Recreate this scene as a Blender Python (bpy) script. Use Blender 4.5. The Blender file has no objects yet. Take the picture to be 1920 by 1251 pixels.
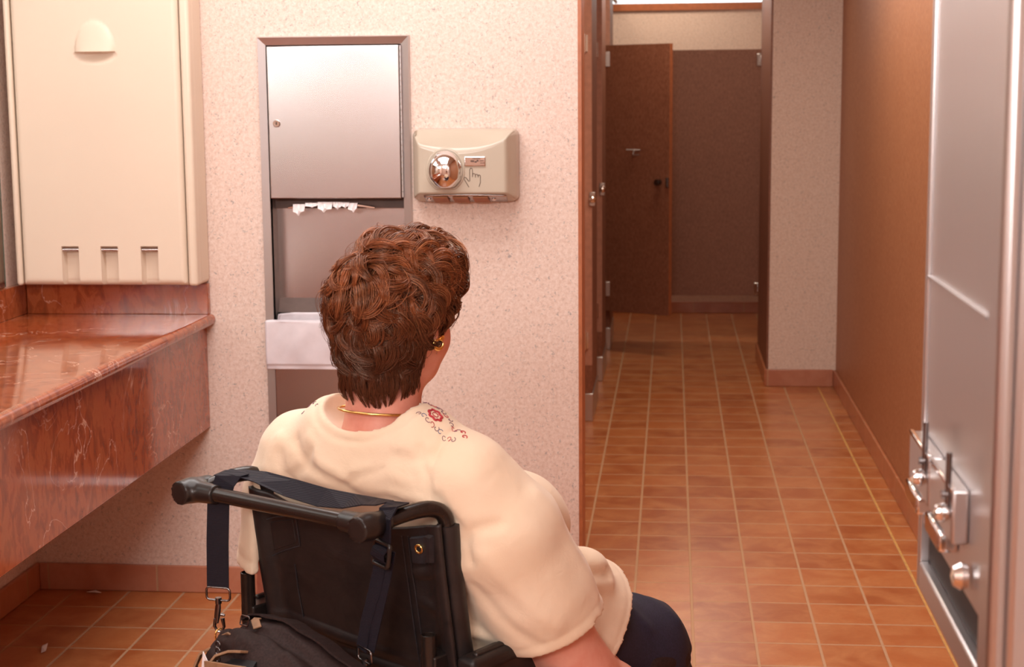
import bpy, bmesh, math, random
import numpy as np
from mathutils import Vector, Matrix, Euler
from mathutils.bvhtree import BVHTree

random.seed(7); rng = np.random.default_rng(11)
S = bpy.context.scene
COL = S.collection
PI = math.pi

# ------------------------------------------------------------------ camera, world, lights, exposure
H_CAM = 1.42
def cam_axes(yaw, pitch, roll):
    cy, sy, cp, sp = math.cos(yaw), math.sin(yaw), math.cos(pitch), math.sin(pitch)
    f = Vector((-sy*cp, cy*cp, -sp)); r = Vector((cy, sy, 0)); u = r.cross(f)
    r2 = r*math.cos(roll) + u*math.sin(roll); u2 = u*math.cos(roll) - r*math.sin(roll)
    return r2, u2, f
cd = bpy.data.cameras.new('camera'); cam = bpy.data.objects.new('camera', cd); COL.objects.link(cam)
r_, u_, f_ = cam_axes(math.radians(5.683), math.radians(8.351), math.radians(-.507))
m = Matrix((r_, u_, -f_)).transposed().to_4x4(); m.translation = (0, 0, H_CAM)
cam.matrix_world = m
cd.sensor_width = 36; cd.lens = 3032/1920*36
cd.clip_start = .05; cd.clip_end = 60
cd.dof.use_dof = True; cd.dof.focus_distance = 3.0; cd.dof.aperture_fstop = 9.0
S.camera = cam

w = bpy.data.worlds.new('world'); S.world = w; w.use_nodes = True
w.node_tree.nodes['Background'].inputs[0].default_value = (1, .93, .86, 1)
w.node_tree.nodes['Background'].inputs[1].default_value = .25

def area(name, loc, target, sx, sy, power, color=(1, 1, 1)):
    l = bpy.data.lights.new(name, 'AREA'); l.shape = 'RECTANGLE'; l.size = sx; l.size_y = sy
    l.energy = power; l.color = color
    o = bpy.data.objects.new(name, l); COL.objects.link(o); o.location = loc
    d = Vector(target) - Vector(loc); o.rotation_euler = d.to_track_quat('-Z', 'Y').to_euler()
    return o
area('softbox_light', (-.75, -1.1, 2.12), (-.6, 4.0, 1.5), 1.2, .40, 52, (1, .975, .96))
area('ceiling_light_near', (-.7, 2.6, 2.36), (-.7, 2.6, 0), 1.3, 1.3, 17, (1, .97, .95))
area('ceiling_light_back', (-.8, 3.7, 2.36), (-.8, 3.8, 0), 1.4, .5, 20, (1, .97, .95))
area('entry_fill_light', (-.1, .5, 2.36), (-.1, .5, 0), .5, .5, 9, (1, .97, .96))  # added fill lamp, brightens the stub wall beside the vending cabinet
area('corridor_light', (.2, 5.6, 2.30), (.2, 5.6, 0), .6, 1.6, 25, (1, .86, .68))
area('corridor_light_far', (.05, 8.3, 2.30), (.05, 8.3, 0), .5, .6, 10, (1, .84, .66))
area('end_light', (-.1, 10.2, 2.25), (-.1, 10.0, 0), .8, .3, 5.5, (1, .80, .60))
S.view_settings.view_transform = 'Standard'; S.view_settings.look = 'None'
S.view_settings.exposure = 0.10; S.view_settings.gamma = 1; S.view_settings.use_curve_mapping = False

# ------------------------------------------------------------------ materials
def srgb(r, g, b):
    f = lambda c: (c/255/12.92) if c/255 <= .04045 else ((c/255+.055)/1.055)**2.4
    return (f(r), f(g), f(b), 1)
class NT:
    def __init__(s, name):
        s.m = bpy.data.materials.new(name); s.m.use_nodes = True; s.t = s.m.node_tree
        s.b = s.t.nodes['Principled BSDF']
    def n(s, typ, **kw):
        nd = s.t.nodes.new(typ)
        for k, v in kw.items(): setattr(nd, k, v)
        return nd
    def l(s, a, b): s.t.links.new(a, b)
    def set(s, **kw):
        for k, v in kw.items(): s.b.inputs[k.replace('_', ' ')].default_value = v
    def coord(s, scale=(1, 1, 1), loc=(0, 0, 0)):
        tc = s.n('ShaderNodeTexCoord'); mp = s.n('ShaderNodeMapping')
        mp.inputs['Scale'].default_value = scale; mp.inputs['Location'].default_value = loc
        s.l(tc.outputs['Object'], mp.inputs['Vector']); return mp.outputs['Vector']
    def noise(s, vec, scale, detail=3, rough=.5, dist=0):
        nd = s.n('ShaderNodeTexNoise'); nd.inputs['Scale'].default_value = scale; nd.inputs['Detail'].default_value = detail
        nd.inputs['Roughness'].default_value = rough; nd.inputs['Distortion'].default_value = dist
        s.l(vec, nd.inputs['Vector']); return nd.outputs['Fac']
    def ramp(s, fac, stops, interp='LINEAR'):
        nd = s.n('ShaderNodeValToRGB'); nd.color_ramp.interpolation = interp
        e = nd.color_ramp.elements
        while len(e) < len(stops): e.new(.5)
        for q, (p, c) in zip(e, stops): q.position = p; q.color = c
        s.l(fac, nd.inputs[0]); return nd.outputs[0]
    def mix(s, fac, a, b, mode='MIX'):
        nd = s.n('ShaderNodeMix', data_type='RGBA', blend_type=mode)
        if isinstance(fac, (int, float)): nd.inputs[0].default_value = fac
        else: s.l(fac, nd.inputs[0])
        for i, v in ((6, a), (7, b)):
            if isinstance(v, tuple): nd.inputs[i].default_value = v
            else: s.l(v, nd.inputs[i])
        return nd.outputs[2]
    def bump(s, h, strength=.3, dist=.001):
        nd = s.n('ShaderNodeBump'); nd.inputs['Strength'].default_value = strength; nd.inputs['Distance'].default_value = dist
        s.l(h, nd.inputs['Height']); s.l(nd.outputs[0], s.b.inputs['Normal']); return nd
G = lambda v: (v, v, v, 1)
def plain(name, col, rough=.5, metal=0, noise_scale=40, var=.08, **kw):
    t = NT(name); v = t.coord(); n = t.noise(v, noise_scale, 4)
    c2 = tuple(c*(1-var*2) for c in col[:3]) + (1,)
    c1 = tuple(min(1, c*(1+var)) for c in col[:3]) + (1,)
    t.l(t.ramp(n, [(.3, c2), (.7, c1)]), t.b.inputs['Base Color'])
    t.set(Roughness=rough, Metallic=metal)
    for k, q in kw.items(): t.b.inputs[k].default_value = q
    return t.m

def wallpaper(name, base, dark, light, speck, sc=1.0):
    t = NT(name); v = t.coord()
    n1 = t.noise(v, 105*sc, 6, .75, .3)
    c = t.ramp(n1, [(.34, dark), (.5, base), (.66, light)])
    n2 = t.noise(v, 150*sc, 4, .6, .3)
    c = t.mix(t.ramp(n2, [(.58, G(0)), (.68, G(1))]), c, light)
    n3 = t.noise(v, 120*sc, 4, .65, 1.2)
    k = t.ramp(n3, [(.60, G(0)), (.66, G(.75))])
    c = t.mix(k, c, speck)
    t.l(c, t.b.inputs['Base Color']); t.set(Roughness=.55)
    t.bump(n2, .25, .0012)
    return t.m
M = {}
M['wall'] = wallpaper('speckled_pink_vinyl', srgb(226, 201, 187), srgb(211, 181, 165), srgb(236, 216, 205), srgb(146, 138, 136))
def woven(name, base, dark, light):
    t = NT(name); v = t.coord((1, 1, .45)); n = t.noise(v, 120, 4, .6, .4)
    v2 = t.coord(); n2 = t.noise(v2, 12, 4)
    c = t.ramp(n, [(.3, dark), (.5, base), (.72, light)])
    c = t.mix(t.ramp(n2, [(.4, G(0)), (.7, G(.25))]), c, dark)
    t.l(c, t.b.inputs['Base Color']); t.set(Roughness=.5); t.bump(n, .3, .001); return t.m
M['wall_brown'] = woven('brown_vinyl', srgb(178, 120, 84), srgb(160, 100, 68), srgb(194, 138, 104))
M['laminate'] = woven('brown_laminate', srgb(134, 84, 62), srgb(118, 70, 50), srgb(150, 100, 78))
M['laminate_lit_edge'] = plain('brown_laminate_lit_edge', srgb(184, 132, 112), .35)  # laminate lightened: light on the pilaster edges is in the colour
M['guard'] = plain('corner_guard_brown', srgb(176, 102, 62), .4)

def tiles(name, w_, h_, sx, sy, mortar=.0042, plane='XY', cols=None, rough=.28):
    t = NT(name)
    tc = t.n('ShaderNodeTexCoord'); sep = t.n('ShaderNodeSeparateXYZ'); t.l(tc.outputs['Object'], sep.inputs[0])
    cmb = t.n('ShaderNodeCombineXYZ')
    t.l(sep.outputs[plane[0]], cmb.inputs[0]); t.l(sep.outputs[plane[1]], cmb.inputs[1])
    mp = t.n('ShaderNodeMapping'); mp.inputs['Location'].default_value = (-sx, -sy, 0); t.l(cmb.outputs[0], mp.inputs[0])
    b = t.n('ShaderNodeTexBrick'); b.offset = 0; b.squash = 1
    for k, q in (('Scale', 1), ('Mortar Size', mortar), ('Mortar Smooth', .25), ('Bias', 0), ('Brick Width', w_), ('Row Height', h_)):
        b.inputs[k].default_value = q
    c = cols or (srgb(188, 110, 60), srgb(162, 86, 44), srgb(202, 136, 86))
    b.inputs['Color1'].default_value = c[0]; b.inputs['Color2'].default_value = c[1]; b.inputs['Mortar'].default_value = srgb(190, 150, 112)
    t.l(mp.outputs[0], b.inputs['Vector'])
    v = t.coord(); n = t.noise(v, 9, 5, .6, .6); n2 = t.noise(v, 70, 3)
    body = t.mix(t.ramp(n, [(.38, G(0)), (.68, G(.75))]), b.outputs['Color'], c[2])
    body = t.mix(t.ramp(n2, [(.4, G(0)), (.8, G(.25))]), body, c[1])
    col = t.mix(b.outputs['Fac'], body, srgb(188, 146, 112))
    t.l(col, t.b.inputs['Base Color'])
    rr = t.mix(b.outputs['Fac'], G(rough), G(.8)); t.l(rr, t.b.inputs['Roughness'])
    inv = t.n('ShaderNodeMath', operation='SUBTRACT'); inv.inputs[0].default_value = 1; t.l(b.outputs['Fac'], inv.inputs[1])
    ad = t.n('ShaderNodeMath', operation='MULTIPLY_ADD'); t.l(n2, ad.inputs[0]); ad.inputs[1].default_value = .12; t.l(inv.outputs[0], ad.inputs[2])
    t.bump(ad.outputs[0], .6, .0015)
    return t.m
M['floor'] = tiles('quarry_tile_floor', .163, .1707, .551, 4.108)
M['base_x'] = tiles('quarry_tile_base', .326, .2, -1.81, -.02, .003, 'XZ', (srgb(190, 124, 96), srgb(172, 106, 80), srgb(200, 140, 114)))
M['base_y'] = tiles('quarry_tile_base_side', .326, .2, .1, -.02, .004, 'YZ', (srgb(190, 116, 78), srgb(170, 98, 62), srgb(200, 130, 92)))
M['brass'] = plain('brass_strip', srgb(226, 178, 104), .45, .3)

def marble():
    t = NT('red_marble'); v = t.coord((1, 1, .45)); v2 = t.coord()
    n = t.noise(v, 38, 6, .6, .7); n2 = t.noise(v2, 5, 4, .5, .5)
    c = t.ramp(n, [(.3, srgb(122, 50, 22)), (.47, srgb(146, 64, 30)), (.53, srgb(166, 82, 44)), (.74, srgb(154, 72, 36))])
    c = t.mix(t.ramp(n2, [(.45, G(0)), (.75, G(.45))]), c, srgb(172, 100, 54))
    # white calcite veins: thin zero-crossings of a distorted noise, kept only in patches
    wv = t.noise(v2, 3.2, 5, .55, 1.8)
    d = t.n('ShaderNodeMath', operation='SUBTRACT'); t.l(wv, d.inputs[0]); d.inputs[1].default_value = .5
    ab = t.n('ShaderNodeMath', operation='ABSOLUTE'); t.l(d.outputs[0], ab.inputs[0])
    vein = t.ramp(ab.outputs[0], [(0, G(1)), (.0065, G(0))])
    pm = t.noise(t.coord(loc=(3, 1, 2)), 4.5, 3); patch = t.ramp(pm, [(.48, G(0)), (.58, G(.9))])
    k = t.n('ShaderNodeMath', operation='MULTIPLY'); t.l(vein, k.inputs[0]); t.l(patch, k.inputs[1])
    c = t.mix(k.outputs[0], c, srgb(226, 180, 156))
    t.l(c, t.b.inputs['Base Color']); t.set(Roughness=.13, Coat_Weight=.35, Coat_Roughness=.06)
    return t.m
M['marble'] = marble()
def steel(name, rough=.3, axis='X', col=(.58, .55, .55, 1)):
    t = NT(name); sc = (3, 3, 110) if axis == 'X' else (110, 110, 3)
    v = t.coord(sc); n = t.noise(v, 1.0, 4, .6)
    t.set(Base_Color=col, Metallic=1.0)
    mr = t.n('ShaderNodeMapRange'); mr.inputs['To Min'].default_value = rough*.96; mr.inputs['To Max'].default_value = rough*1.05
    t.l(n, mr.inputs['Value']); t.l(mr.outputs[0], t.b.inputs['Roughness'])
    return t.m
M['steel'] = steel('brushed_steel', .24, 'X', (.50, .46, .455, 1))
M['recess_shade'] = plain('recess_shade_brown', srgb(96, 74, 66), .5)  # shadow behind the towel slot and on the sill, put into the colour
M['steel_v'] = steel('brushed_steel_vertical_grain', .34, 'Z')
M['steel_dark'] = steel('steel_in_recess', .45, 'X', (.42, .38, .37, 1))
M['chrome'] = plain('chrome', (.82, .80, .80, 1), .07, 1, var=.01)
M['dark_hole'] = plain('dark_opening', srgb(30, 22, 20), .6)
M['cream_plastic'] = plain('cream_plastic', srgb(226, 207, 186), .42, noise_scale=3, var=.015)
M['cream_plastic2'] = plain('cream_plastic_housing', srgb(222, 203, 182), .4, noise_scale=3, var=.015)
M['dryer'] = plain('beige_enamel', srgb(190, 176, 158), .18, noise_scale=5, var=.01)
M['bronze'] = plain('vent_bronze', srgb(160, 98, 60), .5)
M['ink'] = plain('ink_brown', srgb(84, 62, 52), .6)
M['paper'] = plain('white_paper', srgb(240, 232, 232), .7, noise_scale=20, var=.02)
M['liner'] = plain('bin_liner_plastic', srgb(224, 214, 218), .35, noise_scale=30, var=.03)
M['mirror'] = plain('mirror_glass', (.80, .84, .82, 1), .02, 1, var=.0)
M['mirror_edge'] = plain('mirror_edge_green', srgb(96, 110, 96), .2)
M['ceiling'] = plain('ceiling_paint', srgb(232, 226, 218), .8)
M['skin'] = None
def skin():
    t = NT('skin'); v = t.coord(); n = t.noise(v, 14, 5, .6); n2 = t.noise(v, 260, 3)
    c = t.ramp(n, [(.32, srgb(210, 132, 112)), (.5, srgb(222, 150, 130)), (.7, srgb(230, 166, 146))])
    t.l(c, t.b.inputs['Base Color']); t.set(Roughness=.45)
    t.b.inputs['Subsurface Weight'].default_value = .12; t.b.inputs['Subsurface Radius'].default_value = (.01, .004, .002)
    t.b.inputs['Subsurface Scale'].default_value = .6
    t.bump(n2, .12, .0006); return t.m
M['skin'] = skin()
def knit():
    t = NT('cream_cotton_knit'); v = t.coord(); n = t.noise(v, 500, 2); n2 = t.noise(v, 8, 3); n3 = t.noise(v, 26, 4, .5, .8)
    c = t.ramp(n2, [(.3, srgb(236, 209, 180)), (.7, srgb(240, 216, 190))])
    t.l(c, t.b.inputs['Base Color']); t.set(Roughness=.85)
    t.b.inputs['Sheen Weight'].default_value = .2
    b1 = t.bump(n, .22, .0007)
    b2 = t.n('ShaderNodeBump'); b2.inputs['Strength'].default_value = .35; b2.inputs['Distance'].default_value = .004
    t.l(n3, b2.inputs['Height']); t.l(b2.outputs[0], b1.inputs['Normal'])
    return t.m
M['shirt'] = knit()
M['navy'] = plain('navy_trousers', srgb(34, 28, 50), .85, noise_scale=300, var=.2)
M['shoe'] = plain('white_shoe', srgb(210, 205, 200), .6)
M['gold'] = plain('gold', (.95, .62, .22, 1), .18, 1, var=.02)
M['red_thread'] = plain('red_thread', srgb(186, 50, 60), .7)
M['dark_thread'] = plain('plum_thread', srgb(128, 84, 104), .7)
M['blue_thread'] = plain('blue_thread', srgb(96, 110, 150), .7)
M['vinyl_black'] = NT('black_vinyl').m
def blackv():
    t = NT('black_upholstery'); v = t.coord((1, 1, 2.2)); n = t.noise(v, 7, 4, .55, .6); n2 = t.noise(t.coord(), 600, 2)
    t.l(t.ramp(t.noise(t.coord(), 22, 5, .6, .5), [(.35, srgb(25, 19, 20)), (.75, srgb(44, 34, 32))]), t.b.inputs['Base Color'])
    t.set(Roughness=.48)
    b1 = t.bump(n2, .15, .0006)
    b2 = t.n('ShaderNodeBump'); b2.inputs['Strength'].default_value = .5; b2.inputs['Distance'].default_value = .006
    t.l(n, b2.inputs['Height']); t.l(b2.outputs[0], b1.inputs['Normal']); return t.m
M['vinyl_black'] = blackv()
M['black_plastic'] = plain('black_plastic', srgb(36, 29, 27), .33, noise_scale=60, var=.06)
M['black_tube'] = plain('black_enamelled_tube', srgb(42, 32, 28), .25, .1)
def webbing():
    t = NT('navy_webbing'); w_ = t.n('ShaderNodeTexWave'); w_.bands_direction = 'Z'
    w_.inputs['Scale'].default_value = 160; t.l(t.coord(), w_.inputs['Vector'])
    t.l(t.ramp(w_.outputs['Fac'], [(.2, srgb(20, 17, 26)), (.8, srgb(36, 31, 40))]), t.b.inputs['Base Color'])
    t.set(Roughness=.6); t.b.inputs['Specular IOR Level'].default_value = .2; t.bump(w_.outputs['Fac'], .5, .0006); return t.m
M['webbing'] = webbing()
M['bag'] = plain('dark_bag_nylon', srgb(50, 35, 33), .65, noise_scale=260, var=.2, **{'Specular IOR Level': .2})
M['tab'] = plain('worn_black_leather', srgb(44, 40, 44), .5, noise_scale=90, var=.2)
M['bag_dark'] = plain('bag_inner', srgb(24, 20, 24), .7)
M['tan'] = plain('tan_leather', srgb(150, 112, 82), .6, noise_scale=80, var=.12)
M['gunmetal'] = plain('gunmetal', (.22, .20, .20, 1), .25, 1, var=.05)
M['rubber'] = plain('grey_rubber', srgb(112, 104, 98), .7)
def hairmat():
    t = NT('auburn_hair'); a = t.n('ShaderNodeAttribute', attribute_name='tint')
    t.l(a.outputs['Color'], t.b.inputs['Base Color']); t.set(Roughness=.27, Anisotropic=.3)
    t.b.inputs['Specular IOR Level'].default_value = .75; t.b.inputs['Specular Tint'].default_value = (1, .72, .55, 1)
    return t.m
M['hair'] = hairmat()
def pane():
    t = NT('lit_window_pane'); t.set(Base_Color=(.8, .9, .95, 1))
    t.b.inputs['Emission Color'].default_value = (.75, .93, 1, 1); t.b.inputs['Emission Strength'].default_value = 1.6; return t.m
M['pane'] = pane()

# ------------------------------------------------------------------ mesh helpers
class MB:
    def __init__(s): s.v = []; s.f = []
    def add(s, vs, fs):
        o = len(s.v); s.v += [tuple(p) for p in vs]; s.f += [tuple(i+o for i in f) for f in fs]; return s
    def box(s, x0, x1, y0, y1, z0, z1):
        vs = [(x, y, z) for z in (z0, z1) for y in (y0, y1) for x in (x0, x1)]
        return s.add(vs, [(0, 2, 3, 1), (4, 5, 7, 6), (0, 1, 5, 4), (2, 6, 7, 3), (0, 4, 6, 2), (1, 3, 7, 5)])
    def tube(s, pts, r, n=12, cap=True, closed=False, flat=1.0, up=None):
        pts = [Vector(p) for p in pts]; N = len(pts); rs = r if isinstance(r, (list, tuple)) else [r]*N
        rings = []; ref = None
        for i, p in enumerate(pts):
            if closed: t = pts[(i+1) % N] - pts[i-1]
            else: t = pts[min(i+1, N-1)] - pts[max(i-1, 0)]
            t.normalize()
            if ref is None:
                ref = Vector(up) if up else (Vector((0, 0, 1)) if abs(t.z) < .9 else Vector((1, 0, 0)))
            a = (ref - t*ref.dot(t))
            if a.length < 1e-6: a = t.orthogonal()
            a.normalize(); b = t.cross(a); ref = a
            rings.append([p + a*math.cos(2*PI*k/n)*rs[i] + b*math.sin(2*PI*k/n)*rs[i]*flat for k in range(n)])
        vs = [q for g in rings for q in g]; fs = []
        for i in range(N if closed else N-1):
            j = (i+1) % N
            for k in range(n):
                fs.append((i*n+k, i*n+(k+1) % n, j*n+(k+1) % n, j*n+k))
        if cap and not closed:
            fs.append(tuple(range(n-1, -1, -1))); fs.append(tuple((N-1)*n+k for k in range(n)))
        return s.add(vs, fs)
    def cyl(s, a, b, r, n=24, r2=None):
        return s.tube([a, b], [r, r if r2 is None else r2], n)
    def lathe(s, prof, origin, axis, n=32):
        ax = Vector(axis).normalized(); a = ax.orthogonal().normalized(); b = ax.cross(a); o = Vector(origin)
        vs = []; fs = []
        for (r, h) in prof:
            for k in range(n): vs.append(o + ax*h + (a*math.cos(2*PI*k/n) + b*math.sin(2*PI*k/n))*r)
        for i in range(len(prof)-1):
            for k in range(n): fs.append((i*n+k, i*n+(k+1) % n, (i+1)*n+(k+1) % n, (i+1)*n+k))
        fs.append(tuple(range(n-1, -1, -1))); fs.append(tuple((len(prof)-1)*n+k for k in range(n)))
        return s.add(vs, fs)
    def strip(s, pts, wdir, width, th):
        # flat webbing band along pts; wdir gives the width direction (one vector or one per point)
        pts = [Vector(p) for p in pts]; N = len(pts); vs = []; fs = []
        for i, p in enumerate(pts):
            t = (pts[min(i+1, N-1)] - pts[max(i-1, 0)]).normalized()
            wd = Vector(wdir[i] if isinstance(wdir, list) else wdir); wd = (wd - t*wd.dot(t)).normalized(); nn = t.cross(wd)
            for a, b in ((-1, -1), (1, -1), (1, 1), (-1, 1)): vs.append(p + wd*a*width/2 + nn*b*th/2)
        for i in range(N-1):
            for k in range(4): fs.append((i*4+k, i*4+(k+1) % 4, (i+1)*4+(k+1) % 4, (i+1)*4+k))
        fs += [(3, 2, 1, 0), tuple((N-1)*4+k for k in range(4))]
        return s.add(vs, fs)
    def grid(s, fn, nu, nv):
        vs = [fn(i/nu, j/nv) for j in range(nv+1) for i in range(nu+1)]
        fs = [(j*(nu+1)+i, j*(nu+1)+i+1, (j+1)*(nu+1)+i+1, (j+1)*(nu+1)+i) for j in range(nv) for i in range(nu)]
        return s.add(vs, fs)
    def build(s, name, mat, parent=None, smooth=False, bevel=0, seg=3):
        me = bpy.data.meshes.new(name); me.from_pydata(s.v, [], s.f); me.update()
        bm = bmesh.new(); bm.from_mesh(me); bmesh.ops.recalc_face_normals(bm, faces=bm.faces); bm.to_mesh(me); bm.free()
        me.materials.append(M[mat]); o = bpy.data.objects.new(name, me); COL.objects.link(o)
        if parent: o.parent = parent
        if smooth or bevel:
            for p in me.polygons: p.use_smooth = True
        if bevel:
            b = o.modifiers.new('bevel', 'BEVEL'); b.width = bevel; b.segments = seg; b.limit_method = 'ANGLE'; b.angle_limit = math.radians(40)
        if smooth or bevel:
            me.set_sharp_from_angle(angle=math.radians(46))
        return o
def thing(name, label, cat, loc=(0, 0, 0), rz=0, group=None):
    o = bpy.data.objects.new(name, None); COL.objects.link(o); o.empty_display_size = .1
    o.location = loc; o.rotation_euler = (0, 0, rz); return tag(o, label, cat, group)
def tag(o, label, cat, group=None, kind=None):
    o['label'] = label; o['category'] = cat
    if group: o['group'] = group
    if kind: o['kind'] = kind
    return o
def struct(name, mb, mat, **kw):
    o = mb.build(name, mat, **kw); o['kind'] = 'structure'; return o

# ------------------------------------------------------------------ setting
D = 4.438
struct('floor', MB().box(-1.95, 1.1, -1.6, 10.75, -.08, 0), 'floor')
struct('ceiling', MB().box(-1.95, 1.1, -1.6, 10.75, 2.42, 2.5), 'ceiling')
struct('wall_left', MB().box(-1.97, -1.85, -1.6, 10.75, 0, 2.42), 'wall')
# back wall with the opening for the recessed towel unit
bw = MB(); y0, y1 = D, D+.14
bw.box(-1.85, -1.132, y0, y1, 0, 2.42); bw.box(-.725, -.256, y0, y1, 0, 2.42)
bw.box(-1.132, -.725, y0, y1, 1.578, 2.42); bw.box(-1.132, -.725, y0, y1, 0, .33); bw.box(-1.132, -.725, y1-.02, y1, .33, 1.578)
struct('wall_back', bw, 'wall')
struct('trim_1', MB().box(-.256, -.246, D-.004, D+.145, 0, 2.42), 'guard')
struct('wall_right', MB().box(.80, .92, 1.75, 7.91, 0, 2.42), 'wall_brown')
struct('wall_stub', MB().box(.40, .92, -1.6, 1.75, 0, 2.42), 'wall')
struct('wall_rear', MB().box(-1.95, 1.1, -1.72, -1.6, 0, 2.5), 'wall')
struct('wall_pillar', MB().box(.475, .92, 7.906, 8.76, 0, 2.42), 'wall')
struct('trim_2', MB().box(.466, .475, 7.915, 8.76, .08, 2.42), 'laminate')
struct('wall_right_far', MB().box(.60, .92, 8.76, 10.75, 0, 2.42), 'wall')
struct('wall_end', MB().box(-1.85, .60, 10.6, 10.75, 0, 1.955), 'wall')
struct('trim_3', MB().box(-1.85, .60, 10.58, 10.75, 1.955, 2.0), 'guard')
struct('window_1', MB().box(-1.85, .60, 10.66, 10.70, 2.0, 2.42), 'pane')
struct('baseboard_back', MB().box(-1.838, -.262, D-.012, D, 0, .08), 'base_x', bevel=.004)
struct('baseboard_left', MB().box(-1.85, -1.838, .5, D, 0, .08), 'base_y', bevel=.004)
struct('baseboard_right', MB().box(.788, .80, 1.76, 7.894, 0, .085), 'base_y', bevel=.004)
struct('baseboard_pillar', MB().box(.463, .788, 7.894, 7.906, 0, .085), 'base_x', bevel=.004)
struct('baseboard_pillar_side', MB().box(.455, .466, 7.90, 8.76, 0, .085), 'base_y', bevel=.003)
struct('baseboard_end', MB().box(-1.4, .60, 10.588, 10.6, 0, .075), 'base_x', bevel=.004)
struct('trim_4', MB().box(.7115, .7185, 1.76, 7.894, 0, .0016), 'brass')

# ------------------------------------------------------------------ vanity counter
t = thing('vanity_counter', 'long red-brown marble counter with rounded edge and deep apron along left wall', 'counter', (-1.85, 3.0, 0))
def loc(mbx, off=(-1.85, 3.0, 0)):
    mbx.v = [(a-off[0], b-off[1], c-off[2]) for a, b, c in mbx.v]; return mbx
mb = MB(); X1 = -1.303; zt, zb = .818, .784
prof = [(-1.849, zb), (-1.849, zt)] + [(X1 + (zt-zb)/2*math.sin(a), (zt+zb)/2 + (zt-zb)/2*math.cos(a)) for a in np.linspace(0, PI, 13)]
n = len(prof); vs = [(x, y, z) for y in (.6, D-.001) for x, z in prof]
mb.add(vs, [tuple(range(n)), tuple(range(2*n-1, n-1, -1))] + [(i, (i+1) % n, n+(i+1) % n, n+i) for i in range(n)])
loc(mb).build('countertop', 'marble', t, smooth=True)
loc(MB().box(-1.332, -1.312, .6, D-.001, .49, zb)).build('apron', 'marble', t, bevel=.002)
loc(MB().box(-1.849, -1.829, .6, D-.001, zt, .905)).build('side_splash', 'marble', t, bevel=.0015)
loc(MB().box(-1.828, -1.299, D-.021, D-.001, zt, .905)).build('back_splash', 'marble', t, bevel=.0015)
t = thing('wall_mirror', 'frameless wall mirror above the marble counter at the left edge', 'mirror', (-1.85, 2.5, .91))
loc(MB().box(-1.849, -1.843, .7, 4.306, .907, 2.1), (-1.85, 2.5, .91)).build('glass', 'mirror', t)
e = MB(); e.box(-1.8495, -1.8425, 4.307, 4.312, .907, 2.1); loc(e, (-1.85, 2.5, .91)).build('edge', 'mirror_edge', t)

# ------------------------------------------------------------------ baby changing station
t = thing('baby_changing_station', 'cream plastic fold-down baby changing station above the counter', 'changing station', (-1.556, D, .908))
off = (-1.556, D, .908)
yb, yf = D-.001, D-.12
hx0, hx1, hz0, hz1 = -1.815, -1.297, .909, 1.80
# housing: left and right rails and a shallow tray behind the fold-down bed
loc(MB().box(hx0, hx1, yf+.028, yb, hz0, hz1), off).build('housing', 'cream_plastic2', t, bevel=.012, seg=4)
loc(MB().box(-1.324, hx1-.0005, yf, yf+.05, hz0+.001, hz1-.001), off).build('side_rail', 'cream_plastic', t, bevel=.009, seg=5)
loc(MB().box(hx0+.0005, -1.797, yf, yf+.05, hz0+.001, hz1-.001), off).build('side_rail', 'cream_plastic', t, bevel=.009, seg=5)
dx0, dx1, dz0, dz1 = -1.794, -1.3275, .912, 1.795
nots = (-1.655, -1.5435, -1.430)
def door_fn(u, v):
    x = dx0 + (dx1-dx0)*u; z = dz0 + (dz1-dz0)*v; y = yf - .003
    e_ = min(x-dx0, dx1-x, z-dz0, dz1-z); R_ = .016
    if e_ < R_: y += R_ - math.sqrt(max(0, R_*R_ - (R_-e_)**2))
    q = ((x+1.559)/.055)**2
    if z > 1.550: q2 = ((z-1.550)/.082)**2
    else: q2 = ((z-1.550)/.006)**2
    if q+q2 < 1: y -= .019*math.sqrt(1-q-q2)*(1-.55*max(0, (z-1.550)/.082)**.7)
    q = ((x+1.559)/.062)**2 + ((z-1.540)/.022)**2
    if q < 1 and z < 1.547: y += .012*(1-q)
    if z < 1.021:
        for nx in nots:
            d = .0245 - abs(x-nx); dz_ = 1.020-z
            if d > 0 and dz_ > 0: y += .030*min(1, d/.004)*min(1, dz_/.004)
    return (x, y, z)
us = set(np.linspace(0, 1, 150)); vsl = set(np.linspace(0, 1, 150))
for nx in nots:
    for q in (-.0246, -.0206, .0206, .0246): us.add((nx+q-dx0)/(dx1-dx0))
for z in (1.0201, 1.016): vsl.add((z-dz0)/(dz1-dz0))
for z in np.linspace(1.535, 1.56, 16): vsl.add((z-dz0)/(dz1-dz0))
us = sorted(us); vsl = sorted(vsl)
g = MB(); g.grid(lambda u, v: door_fn(us[int(round(u*(len(us)-1)))], vsl[int(round(v*(len(vsl)-1)))]), len(us)-1, len(vsl)-1)
bed = loc(g, off).build('fold_down_bed', 'cream_plastic', t, smooth=True)
loc(MB().box(-1.583, -1.535, yf-.017, yf-.004, 1.5475, 1.5535), off).build('handle_slot', 'bronze', bed, bevel=.001)
for nx in nots:
    p = MB(); p.cyl((nx-.0245, yf+.006, 1.010), (nx+.0245, yf+.006, 1.010), .0052, 16)
    loc(p, off).build('strap_pin', 'steel', bed, smooth=True)

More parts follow.
